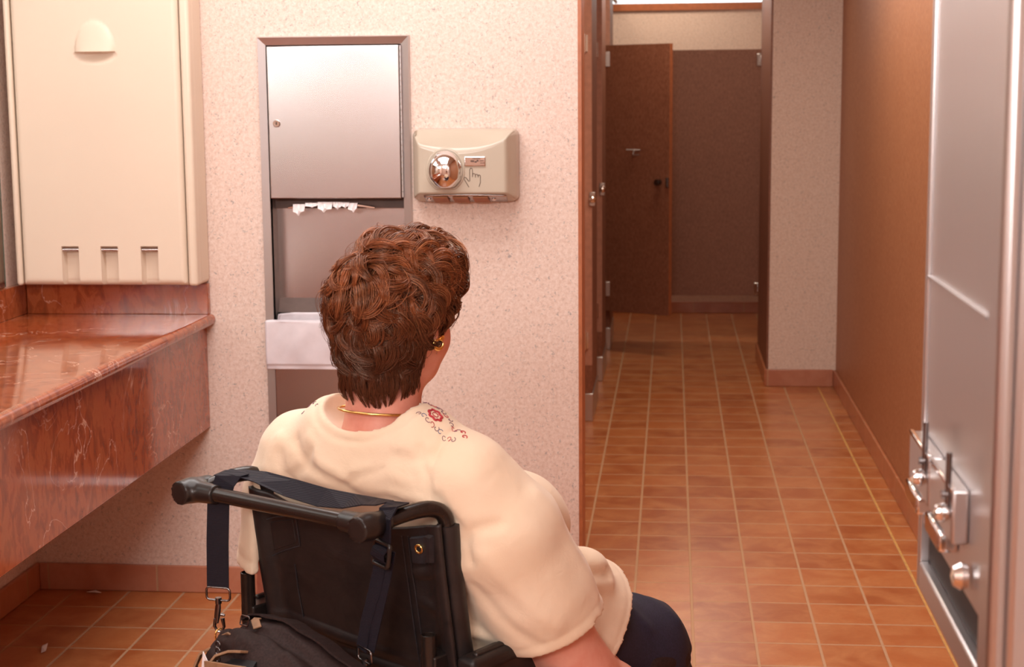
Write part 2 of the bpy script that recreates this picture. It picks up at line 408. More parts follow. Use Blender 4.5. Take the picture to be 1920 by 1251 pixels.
# ------------------------------------------------------------------ recessed towel dispenser and waste unit
t = thing('paper_towel_dispenser', 'tall recessed stainless steel paper towel dispenser and waste bin in pink wall', 'towel dispenser', (-.928, D, .33))
off = (-.928, D, .33)
fx0, fx1, fz0, fz1 = -1.140, -.715, .315, 1.588; fw_ = .0235
f = MB()
def frame_ring(mb, x0, x1, z0, z1, w_, yo, yi):
    o = [(x0, z0), (x1, z0), (x1, z1), (x0, z1)]; i_ = [(x0+w_, z0+w_), (x1-w_, z0+w_), (x1-w_, z1-w_), (x0+w_, z1-w_)]
    vs = [(x, D-.0008, z) for x, z in o] + [(x, yo, z) for x, z in [(x0+.003, z0+.003), (x1-.003, z0+.003), (x1-.003, z1-.003), (x0+.003, z1-.003)]] + [(x, yi, z) for x, z in i_] + [(x, D+.02, z) for x, z in i_]
    fs = []
    for r in range(3):
        for k in range(4): fs.append((r*4+k, r*4+(k+1) % 4, (r+1)*4+(k+1) % 4, (r+1)*4+k))
    mb.add(vs, fs)
frame_ring(f, fx0, fx1, fz0, fz1, fw_, D-.013, D-.006)
loc(f, off).build('frame', 'steel_v', t)
ix0, ix1 = fx0+fw_, fx1-fw_
c = MB(); yk = D+.075
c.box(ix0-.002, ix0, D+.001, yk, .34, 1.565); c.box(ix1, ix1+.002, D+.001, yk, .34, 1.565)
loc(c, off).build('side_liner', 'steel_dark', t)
loc(MB().box(ix0, ix1, yk-.003, yk, .855, 1.112), off).build('recess_back', 'steel', t)
s_ = MB(); s_.add([(ix0, yk-.003, .855), (ix1, yk-.003, .855), (ix1, yk-.02, .815), (ix0, yk-.02, .815), (ix0, yk, .855), (ix1, yk, .855), (ix1, yk, .815), (ix0, yk, .815)],
    [(0, 1, 2, 3), (4, 7, 6, 5), (0, 4, 5, 1), (3, 2, 6, 7), (0, 3, 7, 4), (1, 5, 6, 2)])
loc(s_, off).build('recess_sill', 'recess_shade', t)
loc(MB().box(ix0, ix1, D+.055, yk, 1.112, 1.160), off).build('towel_chute', 'recess_shade', t)
dr = loc(MB().box(-1.1135, -.7445, D-.010, D+.012, 1.143, 1.5615), off).build('door', 'steel', t, bevel=.0025)
l = MB(); l.lathe([(0.0105, 0), (.0105, .004), (.009, .006), (.006, .006), (.006, .004), (.0001, .004)], (-1.090, D-.010, 1.351), (0, -1, 0)); lk = loc(l, off).build('lock', 'chrome', dr, smooth=True)
loc(MB().box(-1.0912, -1.0888, D-.0155, D-.0138, 1.347, 1.355), off).build('keyhole', 'dark_hole', dr)
h = MB()
for k in range(26):
    z = 1.146+k*.016; h.cyl((-.7405, D-.009, z), (-.7405, D-.009, z+.0145), .0034, 10)
loc(h, off).build('piano_hinge', 'steel_v', t, smooth=True)
tr = MB(); N_ = 24
def tray_pt(u): return -1.068 + .245*u, .013*math.sin(PI*u)
vs = []; fs = []
for i in range(N_+1):
    x, b = tray_pt(i/N_)
    th_ = .0035+.002*math.sin(PI*i/N_)
    vs += [(x, D+.004, 1.118+b-th_), (x, D+.004, 1.118+b), (x, D+.012, 1.120+b), (x, D+.012, 1.116+b-th_)]
for i in range(N_):
    for k in range(4): fs.append((i*4+k, i*4+(k+1) % 4, i*4+4+(k+1) % 4, i*4+4+k))
fs += [(3, 2, 1, 0), tuple(N_*4+k for k in range(4))]
tr.add(vs, fs); loc(tr, off).build('towel_lip', 'chrome', t, smooth=True)
loc(MB().box(ix0+.001, ix1-.001, D-.010, D+.010, .342, .776), off).build('waste_container', 'steel', t, bevel=.002)
# folded towels hanging from the slot: individual sheets
tw = [(-1.036, .034, .030), (-1.000, .036, .010), (-.962, .042, .026), (-.927, .024, .018), (-.905, .022, .013), (-.884, .026, .024)]
tdesc = ['leftmost white towel tip, long pointed, hanging from dispenser slot', 'short flat white towel fold between the two leftmost hanging tips',
 'widest ragged white towel tip near middle of dispenser slot', 'narrow pointed white towel tip right of the widest tip', 'small stubby white towel tip beside the rightmost tip', 'rightmost white towel tip hanging from dispenser slot']
for (x, ww, dp), ds in zip(tw, tdesc):
    p = MB(); zt_ = 1.120+.010*math.sin(PI*(x+1.068)/.245)
    rr = random.Random(int(-x*1000)); ap = x + (rr.random()-.5)*ww*.3
    top = [(x-ww/2+ww*k/6, D+.001-.004*math.sin(k*1.9), zt_+.003) for k in range(7)]
    mid = [(x-ww*.46+ww*.92*k/6, D-.004-.004*math.sin(k*2.1+1), zt_-dp*(.45+.2*rr.random())) for k in range(7)]
    bot = [(ap+(k-3)/3*ww*.16, D-.006-.003*math.sin(k), zt_-dp*(1.0-.12*abs(k-3))) for k in range(7)]
    vs = top+mid+bot; vs2 = [(a, b+.0012, c_) for a, b, c_ in vs]
    fs = [(r*7+k, r*7+k+1, r*7+8+k, r*7+7+k) for r in (0, 1) for k in range(6)]
    fs2 = [tuple(21+i for i in reversed(q)) for q in fs]
    rim = [0, 1, 2, 3, 4, 5, 6, 13, 20, 19, 18, 17, 16, 15, 14, 7]
    fr = [(rim[i], rim[(i+1) % 16], 21+rim[(i+1) % 16], 21+rim[i]) for i in range(16)]
    p.add(vs+vs2, fs+fs2+fr)
    tag(p.build('paper_towel', 'paper'), ds, 'paper towel', 'paper towels hanging from the dispenser slot')
# liner draped over the front of the bin
lb = MB()
def lin(u, v):
    x = -1.137 + .402*u
    if v < .75:
        q = v/.75; z = .662 + (.798-.662)*q
        y = D-.022-.0009*math.sin(u*19+v*4+2*math.sin(v*5))-.0005*math.sin(u*47-v*13+3*math.sin(u*9)) - .003*math.sin(PI*q)
        if q < .10: y += .003
    elif v < .85:
        q = (v-.75)/.1; z = .798+.004*math.sin(PI*q); y = D-.022+.030*q
    else:
        q = (v-.85)/.15; z = .798-.02*q; y = D+.008+.002*math.sin(u*30)
    return (x, y, z)
lb.grid(lin, 70, 60)
o = lb.build('bin_liner', 'liner', smooth=True); sm = o.modifiers.new('s', 'SOLIDIFY'); sm.thickness = .0012
tag(o, 'white plastic bin liner folded over front of the steel waste bin', 'bin liner')
li = MB()
def lin2(u, v):  # inside of the bag: rear and side walls rising to the recess
    ang = PI*u; x = -.926 + .187*(-math.cos(ang))*(1-.03*v); x = max(-1.112, min(-.742, x*1.0))
    y = D+.012+.042*min(1, 1.6*math.sin(ang)); return (x+.001*math.sin(v*20), y+.002*math.sin(u*40), .74+.075*v)
li.grid(lin2, 40, 12)
o2 = li.build('liner_mouth', 'liner', o, smooth=True); sm = o2.modifiers.new('s', 'SOLIDIFY'); sm.thickness = .001

# ------------------------------------------------------------------ hand dryer
t = thing('hand_dryer', 'beige wall hand dryer with chrome nozzle and push plate right of steel dispenser', 'hand dryer', (-.5625, D, 1.134))
off = (-.5625, D, 1.134)
cx, cz, hw, hh, dep = -.5625, 1.234, .1455, .100, .088
def smin(a, b, k=.12):
    h_ = max(k-abs(a-b), 0)/k; return min(a, b) - h_*h_*k*.25
def dry_h(u, v):
    vr = .42 + .50*(abs(u+.12)/1.12)**2.2 if u > -.9 else .42+.5
    a = (1-v)/(1-min(vr, .93)); a = a**.75 if a > 0 else 0
    b = ((1-abs(u))/.17) if u < 0 else ((1-abs(u))/.20); b = max(b, 0)**.6
    c_ = max((v+1)/.27, 0)
    h_ = smin(smin(a, b), smin(c_, 1.0, .1)); return max(0, h_)
def dryfn(u, v):
    a = 2*u-1; b = 2*v-1
    a = math.copysign(1-(1-abs(a))**1.5, a); b = math.copysign(1-(1-abs(b))**1.3, b)
    # rounded outline corners, top slightly narrower on the left
    rr = .14
    ax = abs(a); bx = abs(b); xs = a; zs = b
    if ax > 1-rr and bx > 1-rr*1.4:
        qx = (ax-(1-rr))/rr; qz = (bx-(1-rr*1.4))/(rr*1.4); m_ = max(qx, qz); L = math.hypot(qx, qz)
        if L > 1e-6: xs = math.copysign(1-rr+rr*qx*m_/L, a); zs = math.copysign(1-rr*1.4+rr*1.4*qz*m_/L, b)
    y = D-.002-.022*min(1, max(0, (1-max(abs(a), abs(b)))*40)) - (dep-.024)*dry_h(a, b)
    return (cx+hw*xs, y, cz+hh*zs)
g = MB(); g.grid(dryfn, 110, 80)
body = loc(g, off).build('cover', 'dryer', t, smooth=True)
yfr = D-dep
nz = MB()
def nozzle(u, v):
    # chrome swivel outlet: faceted dome with a flat angled front, cut flat at the bottom
    th_ = 2*PI*u; r = math.sin(v*PI/2)
    x = -.610 + .048*math.cos(th_)*r; zz = math.sin(th_)*r
    z = 1.222 + .056*max(zz, -.80)
    if zz < -.4: x = -.610 + (x+.610)*(1-.35*(-zz-.4))
    y = yfr - .046*(max(0, 1-r**2.6))**.55
    return (x, y, z)
nz.grid(nozzle, 40, 20)
loc(nz, off).build('nozzle', 'chrome', t, smooth=True)
rg = MB(); rg.tube([(-.610+.0505*math.cos(a)*(1-.25*max(0, -math.sin(a)-.4)), yfr+.0005, 1.222+.0585*max(math.sin(a), -.82)) for a in np.linspace(0, 2*PI, 40, endpoint=False)], .0032, 8, closed=True)
loc(rg, off).build('nozzle_collar', 'dryer', t, smooth=True)
pp = loc(MB().box(-.558, -.500, yfr-.004, yfr+.002, 1.2335, 1.2605), off).build('push_plate', 'chrome', t, bevel=.004)
pt = MB()
for k, (x, ww, z) in enumerate([(-.541, .010, 1.2455), (-.530, .006, 1.2435), (-.524, .005, 1.2465), (-.516, .011, 1.2475), (-.515, .012, 1.2415), (-.536, .022, 1.2535)]):
    pt.box(x, x+ww, yfr-.0046, yfr-.004, z, z+(.0045 if k < 3 else .0018))
loc(pt, off).build('plate_marking', 'ink', pp)
vp = MB()
hp = [(.30, 0), (.02, .42), (.05, .52), (.14, .50), (.30, .30), (.36, .33), (.36, .92), (.42, 1.0), (.49, .99), (.53, .90), (.53, .52), (.53, .66), (.58, .72), (.67, .70), (.70, .62), (.70, .50), (.71, .64), (.77, .68), (.83, .66), (.86, .60), (.87, .48), (.87, .60), (.92, .65), (.98, .62), (1.0, .55), (1.0, .25), (.92, .02)]
vp.tube([(-.560+.045*a, yfr-.0006, 1.178+.051*b) for a, b in hp], .0008, 6)
loc(vp, off).build('hand_pictogram', 'ink', t)
# bottom grille with three openings and two screws
gl = MB()
def grl(u, v):
    x = -.672+.225*u; bow = .1*math.sin(PI*u); q = .08+(.72+bow)*v; return (x, D-.026-.064*q, 1.1325+.026*q)
gl.grid(grl, 30, 3)
gr = loc(gl, off).build('grille', 'steel', t, smooth=True); sm = gr.modifiers.new('s', 'SOLIDIFY'); sm.thickness = .002
for x in (-.648, -.593, -.538):
    vs = [(x, D-.0755, 1.1512), (x+.041, D-.0755, 1.1512), (x+.044, D-.040, 1.1368), (x+.003, D-.040, 1.1368)]
    vs2 = [(a, b-.003, c_-.0035) for a, b, c_ in vs]
    loc(MB().add(vs+vs2, [(0, 1, 2, 3), (7, 6, 5, 4)]+[(i, 4+i, 4+(i+1) % 4, (i+1) % 4) for i in range(4)]), off).build('vent_opening', 'bronze', gr)
for x in (-.660, -.482):
    loc(MB().lathe([(.006, 0), (.006, .002), (.003, .004), (.0001, .004)], (x, D-.056, 1.143), (0, -.45, -.9), 16), off).build('screw', 'chrome', gr, smooth=True)

# ------------------------------------------------------------------ vending unit, right foreground
t = thing('sanitary_vending_machine', 'tall blurred stainless steel vending cabinet with two coin slides at right edge', 'vending machine', (.335, 1.55, .90))
off = (.335, 1.55, .90)
vx, vy0, vy1, vz0, vz1 = .27, 1.352, 1.755, .70, 1.80
mb = MB()
mb.box(vx+.012, .3995, vy0, vy1, .885, 1.80)
loc(mb, off).build('cabinet', 'steel_v', t, bevel=.008, seg=4)
# front frame lips
loc(MB().box(vx-.002, vx+.013, vy0-.003, vy0+.048, .885, 1.80), off).build('frame_lip', 'steel_v', t, bevel=.009, seg=5)
loc(MB().box(vx, vx+.012, vy1-.012, vy1, .885, 1.80), off).build('frame_lip', 'steel_v', t, bevel=.002)
loc(MB().box(vx, vx+.012, vy0+.048, vy1-.012, .885, .915), off).build('bottom_lip', 'steel_v', t, bevel=.003)
pn = loc(MB().box(vx+.004, vx+.0118, vy0+.049, vy1-.013, .957, 1.79), off).build('front_panel', 'steel_v', t, bevel=.001)
loc(MB().box(vx+.0105, vx+.0118, vy0+.05, vy1-.014, .916, .956), off).build('delivery_opening', 'dark_hole', t)
loc(MB().box(vx-.001, vx+.004, vy0+.06, vy1-.02, 1.226, 1.229), off).build('panel_seam', 'steel_v', pn)
for (ya, yb2) in ((1.622, 1.752), (1.482, 1.612)):
    z = 1.006
    cm = loc(MB().box(vx-.012, vx+.004, ya, yb2, z, z+.052), off).build('coin_mechanism', 'steel_v', pn, bevel=.003)
    loc(MB().box(vx-.013, vx-.008, ya+.002, yb2-.002, z+.049, z+.0535), off).build('top_edge', 'chrome', cm, bevel=.001)
    loc(MB().box(vx-.015, vx+.004, ya+.05, yb2+.006, z-.022, z-.002), off).build('coin_return', 'chrome', cm, bevel=.003)
    sl_ = MB(); sl_.tube([(vx-.014, ya+.012, z+.028), (vx-.014, ya+.010, z+.085)], .0028, 10); sl_.cyl((vx-.014, ya+.012, z+.045), (vx-.020, ya+.012, z+.045), .004, 10); loc(sl_, off).build('coin_slide', 'gunmetal', cm, smooth=True)
    loc(MB().lathe([(.0001, 0), (.0065, .001), (.0090, .006), (.0065, .013), (.0001, .015)], (vx-.012, ya+.012, z+.028), (-1, 0, 0), 20), off).build('knob', 'chrome', cm, smooth=True)
loc(MB().lathe([(.0001, 0), (.011, .0), (.013, .006), (.009, .013), (.0001, .015)], (vx+.001, 1.468, .981), (-1, 0, 0), 24), off).build('lock', 'chrome', pn, smooth=True)

# ------------------------------------------------------------------ toilet stalls
XS = -.36
labels = ['nearest brown laminate toilet stall front beside the pink wall corner', 'middle brown laminate toilet stall front along left of corridor', 'third brown laminate toilet stall front with door swung open across corridor']
for i, (Y, zk) in enumerate(((6.99, .978), (8.0, .962), (9.03, .955))):
    t = thing('toilet_stall_front', labels[i], 'toilet stall', (XS, Y, 0), 0, 'toilet stall fronts on left of corridor')
    ln = .46
    pl = MB().box(-.016, .016, 0, ln, .02, 2.1).build('pilaster', 'laminate', t, bevel=.001)
    MB().box(-.0155, .0165, -.001, .001, .25, 2.1).build('lit_edge_strip', 'laminate_lit_edge', pl)  # light on the pilaster edge painted as a paler strip
    MB().box(-.021, .021, -.006, ln+.006, 0, .125).build('shoe', 'steel_v', t, bevel=.004)
    k = MB(); k.box(.006, .030, -.010, .0, zk-.03, zk+.03); kp = k.build('latch_keeper', 'steel_v', t, bevel=.002)
    MB().lathe([(.0001, 0), (.012, .001), (.016, .008), (.010, .014), (.0001, .016)], (.018, -.006, zk), (.3, -1, 0), 16).build('knob', 'chrome', kp, smooth=True)
    for z in (1.64, .36):
        hb = MB(); hb.box(-.022, .0, -.012, .0, z-.035, z+.035); hb.cyl((-.014, -.013, z-.04), (-.014, -.013, z+.04), .006, 10); hb.build('hinge', 'chrome', t, smooth=True)
    if i < 2:
        MB().box(-.046, -.02, ln+.01, ln+.5, .23, 1.70).build('door', 'laminate', t, bevel=.001)
        MB().box(-1.38, -.03, ln-.06, ln-.03, .23, 1.70).build('divider_panel', 'laminate', t, bevel=.001)
    else:
        dm = MB(); a = Vector((-.012, -.06, 0)); b = Vector((.352, -.28, 0)); n_ = (b-a).cross(Vector((0, 0, 1))).normalized()*.013
        vs = [a-n_, b-n_, b+n_, a+n_]; vs = [(p.x, p.y, z) for z in (.232, 1.690) for p in vs]
        dm.add(vs, [(3, 2, 1, 0), (4, 5, 6, 7)]+[(q, (q+1) % 4, 4+(q+1) % 4, 4+q) for q in range(4)])
        dp = dm.build('door', 'laminate', t, bevel=.001)
        ux = (b-a).normalized(); fn_ = Vector((ux.y, -ux.x, 0))
        if fn_.y > 0: fn_ = -fn_
        def on(s, out): p = a+ux*s+fn_*(.013+out); return p
        L_ = (b-a).length
        e_ = MB(); p0 = b - n_; p1 = b + n_; vs = [p0, p0+ux*.002, p1+ux*.002, p1]; vs = [(p.x, p.y, z) for z in (.232, 1.690) for p in vs]
        e_.add(vs, [(3, 2, 1, 0), (4, 5, 6, 7)]+[(q, (q+1) % 4, 4+(q+1) % 4, 4+q) for q in range(4)]); e_.build('lit_edge_strip', 'guard', dp)  # paler strip paints the light on the door's free edge
        q = on(L_-.04, 0); lt = MB(); lt.cyl(q+Vector((-.02, 0, .955)), q+Vector((-.02, 0, .955))+fn_*.03, .017, 16); lt.cyl(q+Vector((-.02, 0, .955))+fn_*.03, q+Vector((-.02, 0, .955))+fn_*.034, .012, 16)
        c0 = on(L_-.01, .004); lt.tube([(c0.x, c0.y, .93), (c0.x, c0.y, .98)], .009, 8); lt.build('latch', 'gunmetal', dp, smooth=True)
        q = on(.205, .0); ck = MB(); ck.tube([q+Vector((-.04, 0, 1.127)), q+Vector((-.04, 0, 1.127))+fn_*.01, q+Vector((.045, 0, 1.125))+fn_*.02], .003, 8)
        ck.tube([q+Vector((.0, 0, 1.13)), q+Vector((.0, 0, 1.11))+fn_*.012, q+Vector((.01, 0, 1.098))+fn_*.035, q+Vector((.05, 0, 1.10))+fn_*.045], .003, 8); ck.build('coat_hook', 'steel_v', dp, smooth=True)
        for z in (1.615, .355):
            q = on(.0, .003); hb = MB(); hb.box(q.x-.01, q.x+.045, q.y-.02, q.y+.0, z-.04, z+.04); hb.build('door_hinge', 'steel_v', dp, bevel=.002)
        MB().box(-.012, .012, .0, 1.5, 2.0, 2.04).build('head_rail', 'gunmetal', t, bevel=.003)
t = thing('partition_panel', 'wide brown partition panel facing camera at far end of corridor', 'partition', (.10, 9.41, 0))
MB().box(-1.45, .455, 0, .026, .262, 1.672).build('panel', 'laminate', t, bevel=.001)
for z in (1.613, .304):
    b_ = MB(); b_.box(.375, .425, -.012, 0, z-.035, z+.035); b_.box(.395, .41, -.022, -.01, z-.02, z+.02); b_.build('wall_bracket', 'chrome', t, bevel=.003)
# bit of litter on the tiles
def scrap(pts, ds):
    p = MB(); n_ = len(pts); p.add([(x, y, .0015+.004*(k % 2)) for k, (x, y) in enumerate(pts)] + [(x, y, .0025+.004*(k % 2)) for k, (x, y) in enumerate(pts)],
      [tuple(range(n_-1, -1, -1)), tuple(range(n_, 2*n_))]+[(k, (k+1) % n_, n_+(k+1) % n_, n_+k) for k in range(n_)])
    tag(p.build('paper_scrap', 'paper'), ds, 'paper scrap', 'paper scraps on the floor tiles')
scrap([(-1.640, 3.945), (-1.628, 3.952), (-1.618, 3.915), (-1.611, 3.893), (-1.622, 3.890), (-1.632, 3.92)], 'white paper scrap on a tile at lower left of floor, farther from wall')
scrap([(-1.690, 4.405), (-1.665, 4.412), (-1.645, 4.402), (-1.660, 4.392)], 'small white paper scrap on floor tile close to the back baseboard')
# ------------------------------------------------------------------ implicit-surface modelling (smooth unions of tapered limbs), meshed with surface nets
class Field:
    def __init__(s, lo, hi, h):
        s.lo = np.array(lo, np.float32); s.h = h
        s.n = np.ceil((np.array(hi)-s.lo)/h).astype(int)+1
        s.g = np.full(s.n, .15, np.float32)
    def sub(s, lo, hi):
        a = np.clip(np.floor((np.array(lo)-s.lo)/s.h).astype(int), 0, s.n-1); b = np.clip(np.ceil((np.array(hi)-s.lo)/s.h).astype(int)+1, 1, s.n)
        sl = tuple(slice(int(i), int(j)) for i, j in zip(a, b))
        ax = [s.lo[k]+s.h*np.arange(a[k], b[k], dtype=np.float32) for k in range(3)]
        X, Y, Z = np.meshgrid(*ax, indexing='ij'); return sl, X, Y, Z
    def full(s): return s.sub(s.lo, s.lo+s.h*(s.n-1))
    def comb(s, sl, d, k, op):
        g = s.g[sl]
        if op == 'add':
            h_ = np.maximum(k-np.abs(g-d), 0)/k; s.g[sl] = np.minimum(g, d)-h_*h_*k*.25
        else:
            d = -d; h_ = np.maximum(k-np.abs(g-d), 0)/k; s.g[sl] = np.maximum(g, d)+h_*h_*k*.25
    def cone(s, a, b, ra, rb, k=.03, op='add', sq=(1, 1, 1)):
        a = np.array(a, float); b = np.array(b, float); R_ = max(ra, rb)/min(sq)+k+.03
        sl, X, Y, Z = s.sub(np.minimum(a, b)-R_, np.maximum(a, b)+R_)
        d = cone_d(X, Y, Z, a, b, ra, rb, sq); s.comb(sl, d, k, op); return s
    def path(s, pts, rs, k=.03, op='add', sq=(1, 1, 1)):
        for i in range(len(pts)-1): s.cone(pts[i], pts[i+1], rs[i], rs[i+1], k, op, sq)
        return s
    def ell(s, c, r, k=.03, op='add', rz=0, rx=0):
        c = np.array(c, float); R_ = max(r)+k+.03
        sl, X, Y, Z = s.sub(c-R_, c+R_); d = ell_d(X, Y, Z, c, r, rz, rx); s.comb(sl, d, k, op); return s
    def snap(s, p):
        def val(q):
            i = np.clip(((q-s.lo)/s.h), 1, s.n-3); j = i.astype(int); f = i-j; v = s.g[j[0]:j[0]+2, j[1]:j[1]+2, j[2]:j[2]+2]
            v = v[0]*(1-f[0])+v[1]*f[0]; v = v[0]*(1-f[1])+v[1]*f[1]; return v[0]*(1-f[2])+v[1]*f[2]
        for _ in range(12):
            e = s.h; v = val(p); g_ = np.array([(val(p+np.eye(3)[k]*e)-val(p-np.eye(3)[k]*e))/(2*e) for k in range(3)])
            p = p-g_*v/max((g_@g_), .3)*.8
        return p
    def crease(s, pts, w_, amp):
        pts = [s.snap(np.array(p, float)) for p in pts]; R_ = w_*3.5
        lo = np.min(pts, 0)-R_; hi = np.max(pts, 0)+R_
        sl, X, Y, Z = s.sub(lo, hi); d = None
        for a, b in zip(pts[:-1], pts[1:]):
            q = cone_d(X, Y, Z, a, b, 0, 0); d = q if d is None else np.minimum(d, q)
        s.g[sl] -= amp*np.exp(-(d/w_)**2)
    def mesh(s):
        g = s.g; ins = g < 0
        n = g.shape; cs = [ins[i:n[0]-1+i, j:n[1]-1+j, k:n[2]-1+k] for i in (0, 1) for j in (0, 1) for k in (0, 1)]
        anyi = np.logical_or.reduce(cs); alli = np.logical_and.reduce(cs); act = anyi & ~alli
        idx = np.argwhere(act); vid = np.full(act.shape, -1, np.int64); vid[act] = np.arange(len(idx))
        off = np.array([(i, j, k) for i in (0, 1) for j in (0, 1) for k in (0, 1)])
        val = np.stack([g[idx[:, 0]+o[0], idx[:, 1]+o[1], idx[:, 2]+o[2]] for o in off], 1)
        acc = np.zeros((len(idx), 3)); cnt = np.zeros(len(idx))
        for a in range(8):
            for b in range(a+1, 8):
                if np.abs(off[a]-off[b]).sum() != 1: continue
                va, vb = val[:, a], val[:, b]; m_ = (va < 0) != (vb < 0)
                t_ = np.where(m_, va/(va-vb+1e-12), 0)[:, None]
                acc += np.where(m_[:, None], off[a]+(off[b]-off[a])*t_, 0); cnt += m_
        V = (idx+acc/cnt[:, None])*s.h+s.lo
        F = []
        for ax in range(3):
            u, v = [k for k in range(3) if k != ax]
            sl0 = [slice(None)]*3; sl1 = [slice(None)]*3; sl0[ax] = slice(0, n[ax]-1); sl1[ax] = slice(1, n[ax])
            e = ins[tuple(sl0)] != ins[tuple(sl1)]; fl = ins[tuple(sl0)]
            q = np.argwhere(e); ok = (q[:, u] > 0) & (q[:, v] > 0) & (q[:, u] < n[u]-1) & (q[:, v] < n[v]-1); q = q[ok]
            inside0 = fl[q[:, 0], q[:, 1], q[:, 2]]
            def cell(du, dv):
                c = q.copy(); c[:, u] -= du; c[:, v] -= dv; return vid[c[:, 0], c[:, 1], c[:, 2]]
            f = np.stack([cell(1, 1), cell(0, 1), cell(0, 0), cell(1, 0)], 1)
            flip = inside0 if ax != 1 else ~inside0
            f = np.where(flip[:, None], f, f[:, ::-1]); F.append(f)
        F = np.concatenate(F); return V, F[(F >= 0).all(1)]
def cone_d(X, Y, Z, a, b, ra, rb, sq=(1, 1, 1)):
    ab = (b-a); ab2 = ab*np.array(sq); L2 = (ab2**2).sum()+1e-12
    px, py, pz = (X-a[0])*sq[0], (Y-a[1])*sq[1], (Z-a[2])*sq[2]
    t_ = np.clip((px*ab2[0]+py*ab2[1]+pz*ab2[2])/L2, 0, 1)
    d = np.sqrt((px-ab2[0]*t_)**2+(py-ab2[1]*t_)**2+(pz-ab2[2]*t_)**2)
    return (d-(ra+(rb-ra)*t_))/max(sq)
def ell_d(X, Y, Z, c, r, rz=0, rx=0):
    x, y, z = X-c[0], Y-c[1], Z-c[2]
    if rz: ca, sa = math.cos(-rz), math.sin(-rz); x, y = x*ca-y*sa, x*sa+y*ca
    if rx: ca, sa = math.cos(-rx), math.sin(-rx); y, z = y*ca-z*sa, y*sa+z*ca
    k0 = np.sqrt((x/r[0])**2+(y/r[1])**2+(z/r[2])**2); k1 = np.sqrt((x/r[0]**2)**2+(y/r[1]**2)**2+(z/r[2]**2)**2)+1e-9
    return k0*(k0-1)/k1
def np_mesh(name, V, F, mat, parent=None, smooth_it=0):
    me = bpy.data.meshes.new(name); me.vertices.add(len(V)); me.vertices.foreach_set('co', np.asarray(V, np.float32).ravel())
    k = F.shape[1]; me.loops.add(F.size); me.loops.foreach_set('vertex_index', F.astype(np.int32).ravel())
    me.polygons.add(len(F)); me.polygons.foreach_set('loop_start', np.arange(0, F.size, k, dtype=np.int32)); me.polygons.foreach_set('loop_total', np.full(len(F), k, np.int32))
    me.polygons.foreach_set('use_smooth', np.ones(len(F), bool)); me.update(calc_edges=True); me.validate()
    me.materials.append(M[mat]); o = bpy.data.objects.new(name, me); COL.objects.link(o)
    if parent: o.parent = parent
    if smooth_it:
        sm = o.modifiers.new('smooth', 'SMOOTH'); sm.factor = .5; sm.iterations = smooth_it
    return o

# ------------------------------------------------------------------ the woman (local frame: x right, y forward, z up; the chair's frame)
CH = (-.515, 2.456, 0); CR = -math.radians(32.5)
P = thing('person', 'woman with short curly auburn hair in cream T-shirt seated in wheelchair, seen from behind', 'person', CH, CR)
HY = math.radians(9)            # head turned a little to the left
HC = np.array([.026, .090, 1.085])
def hd(x, y, z):               # head frame -> chair frame
    c, s_ = math.cos(HY), math.sin(HY); return (HC[0]+x*c-y*s_, HC[1]+x*s_+y*c, HC[2]+z)
SR = (.200, .075, .828); ER = (.288, .240, .500); WR = (.325, .420, .372)
SL = (-.158, .062, .832); EL = (-.222, .055, .535); WL = (-.135, .350, .575)
bf = Field((-.42, -.12, -.01), (.50, 1.02, 1.24), .0052)
# torso
bf.ell((.02, .15, .46), (.165, .15, .14), .05).ell((.02, .155, .58), (.155, .13, .14), .05).ell((.02, .125, .72), (.145, .10, .14), .05)
bf.ell((.10, .20, .73), (.075, .085, .075), .04).ell((-.06, .20, .73), (.075, .085, .075), .04)
bf.cone(SL, SR, .050, .050, .05).cone((.025, .06, .86), hd(0, -.010, -.06), .062, .058, .05)
# head
bf.ell(hd(0, -.005, .02), (.069, .086, .080), .02, rz=HY).ell(hd(0, .030, -.035), (.068, .066, .082), .03, rz=HY)
bf.ell(hd(0, .066, -.088), (.034, .028, .026), .03)                                    # chin
bf.ell(hd(.046, .046, -.048), (.030, .034, .038), .02).ell(hd(-.046, .046, -.048), (.030, .034, .038), .02)     # cheeks
bf.ell(hd(0, .040, -.100), (.050, .040, .022), .03)                                    # soft under-chin
bf.path([hd(0, .090, .008), hd(0, .108, -.030)], [.008, .013], .014)                    # nose
bf.ell(hd(.010, .102, -.034), (.008, .009, .007), .008).ell(hd(-.010, .102, -.034), (.008, .009, .007), .008)
bf.ell(hd(0, .092, -.057), (.024, .010, .006), .006).ell(hd(0, .090, -.067), (.020, .010, .007), .006)
for s_ in (1, -1):
    bf.ell(hd(s_*.031, .088, .006), (.017, .010, .011), .008, 'sub'); bf.ell(hd(s_*.031, .078, .006), (.013, .013, .012), .004)
    bf.path([hd(s_*.014, .091, .024), hd(s_*.046, .080, .024)], [.006, .005], .01)
    # ear: rim, bowl, lobe
    bf.path([hd(s_*.079, .012, .012), hd(s_*.088, -.004, .024), hd(s_*.093, -.018, .010), hd(s_*.092, -.018, -.014), hd(s_*.086, -.006, -.036)], [.005, .006, .0065, .0065, .0075], .008)
    bf.ell(hd(s_*.080, -.002, -.004), (.010, .014, .024), .012); bf.ell(hd(s_*.092, .001, -.004), (.006, .008, .014), .006, 'sub')
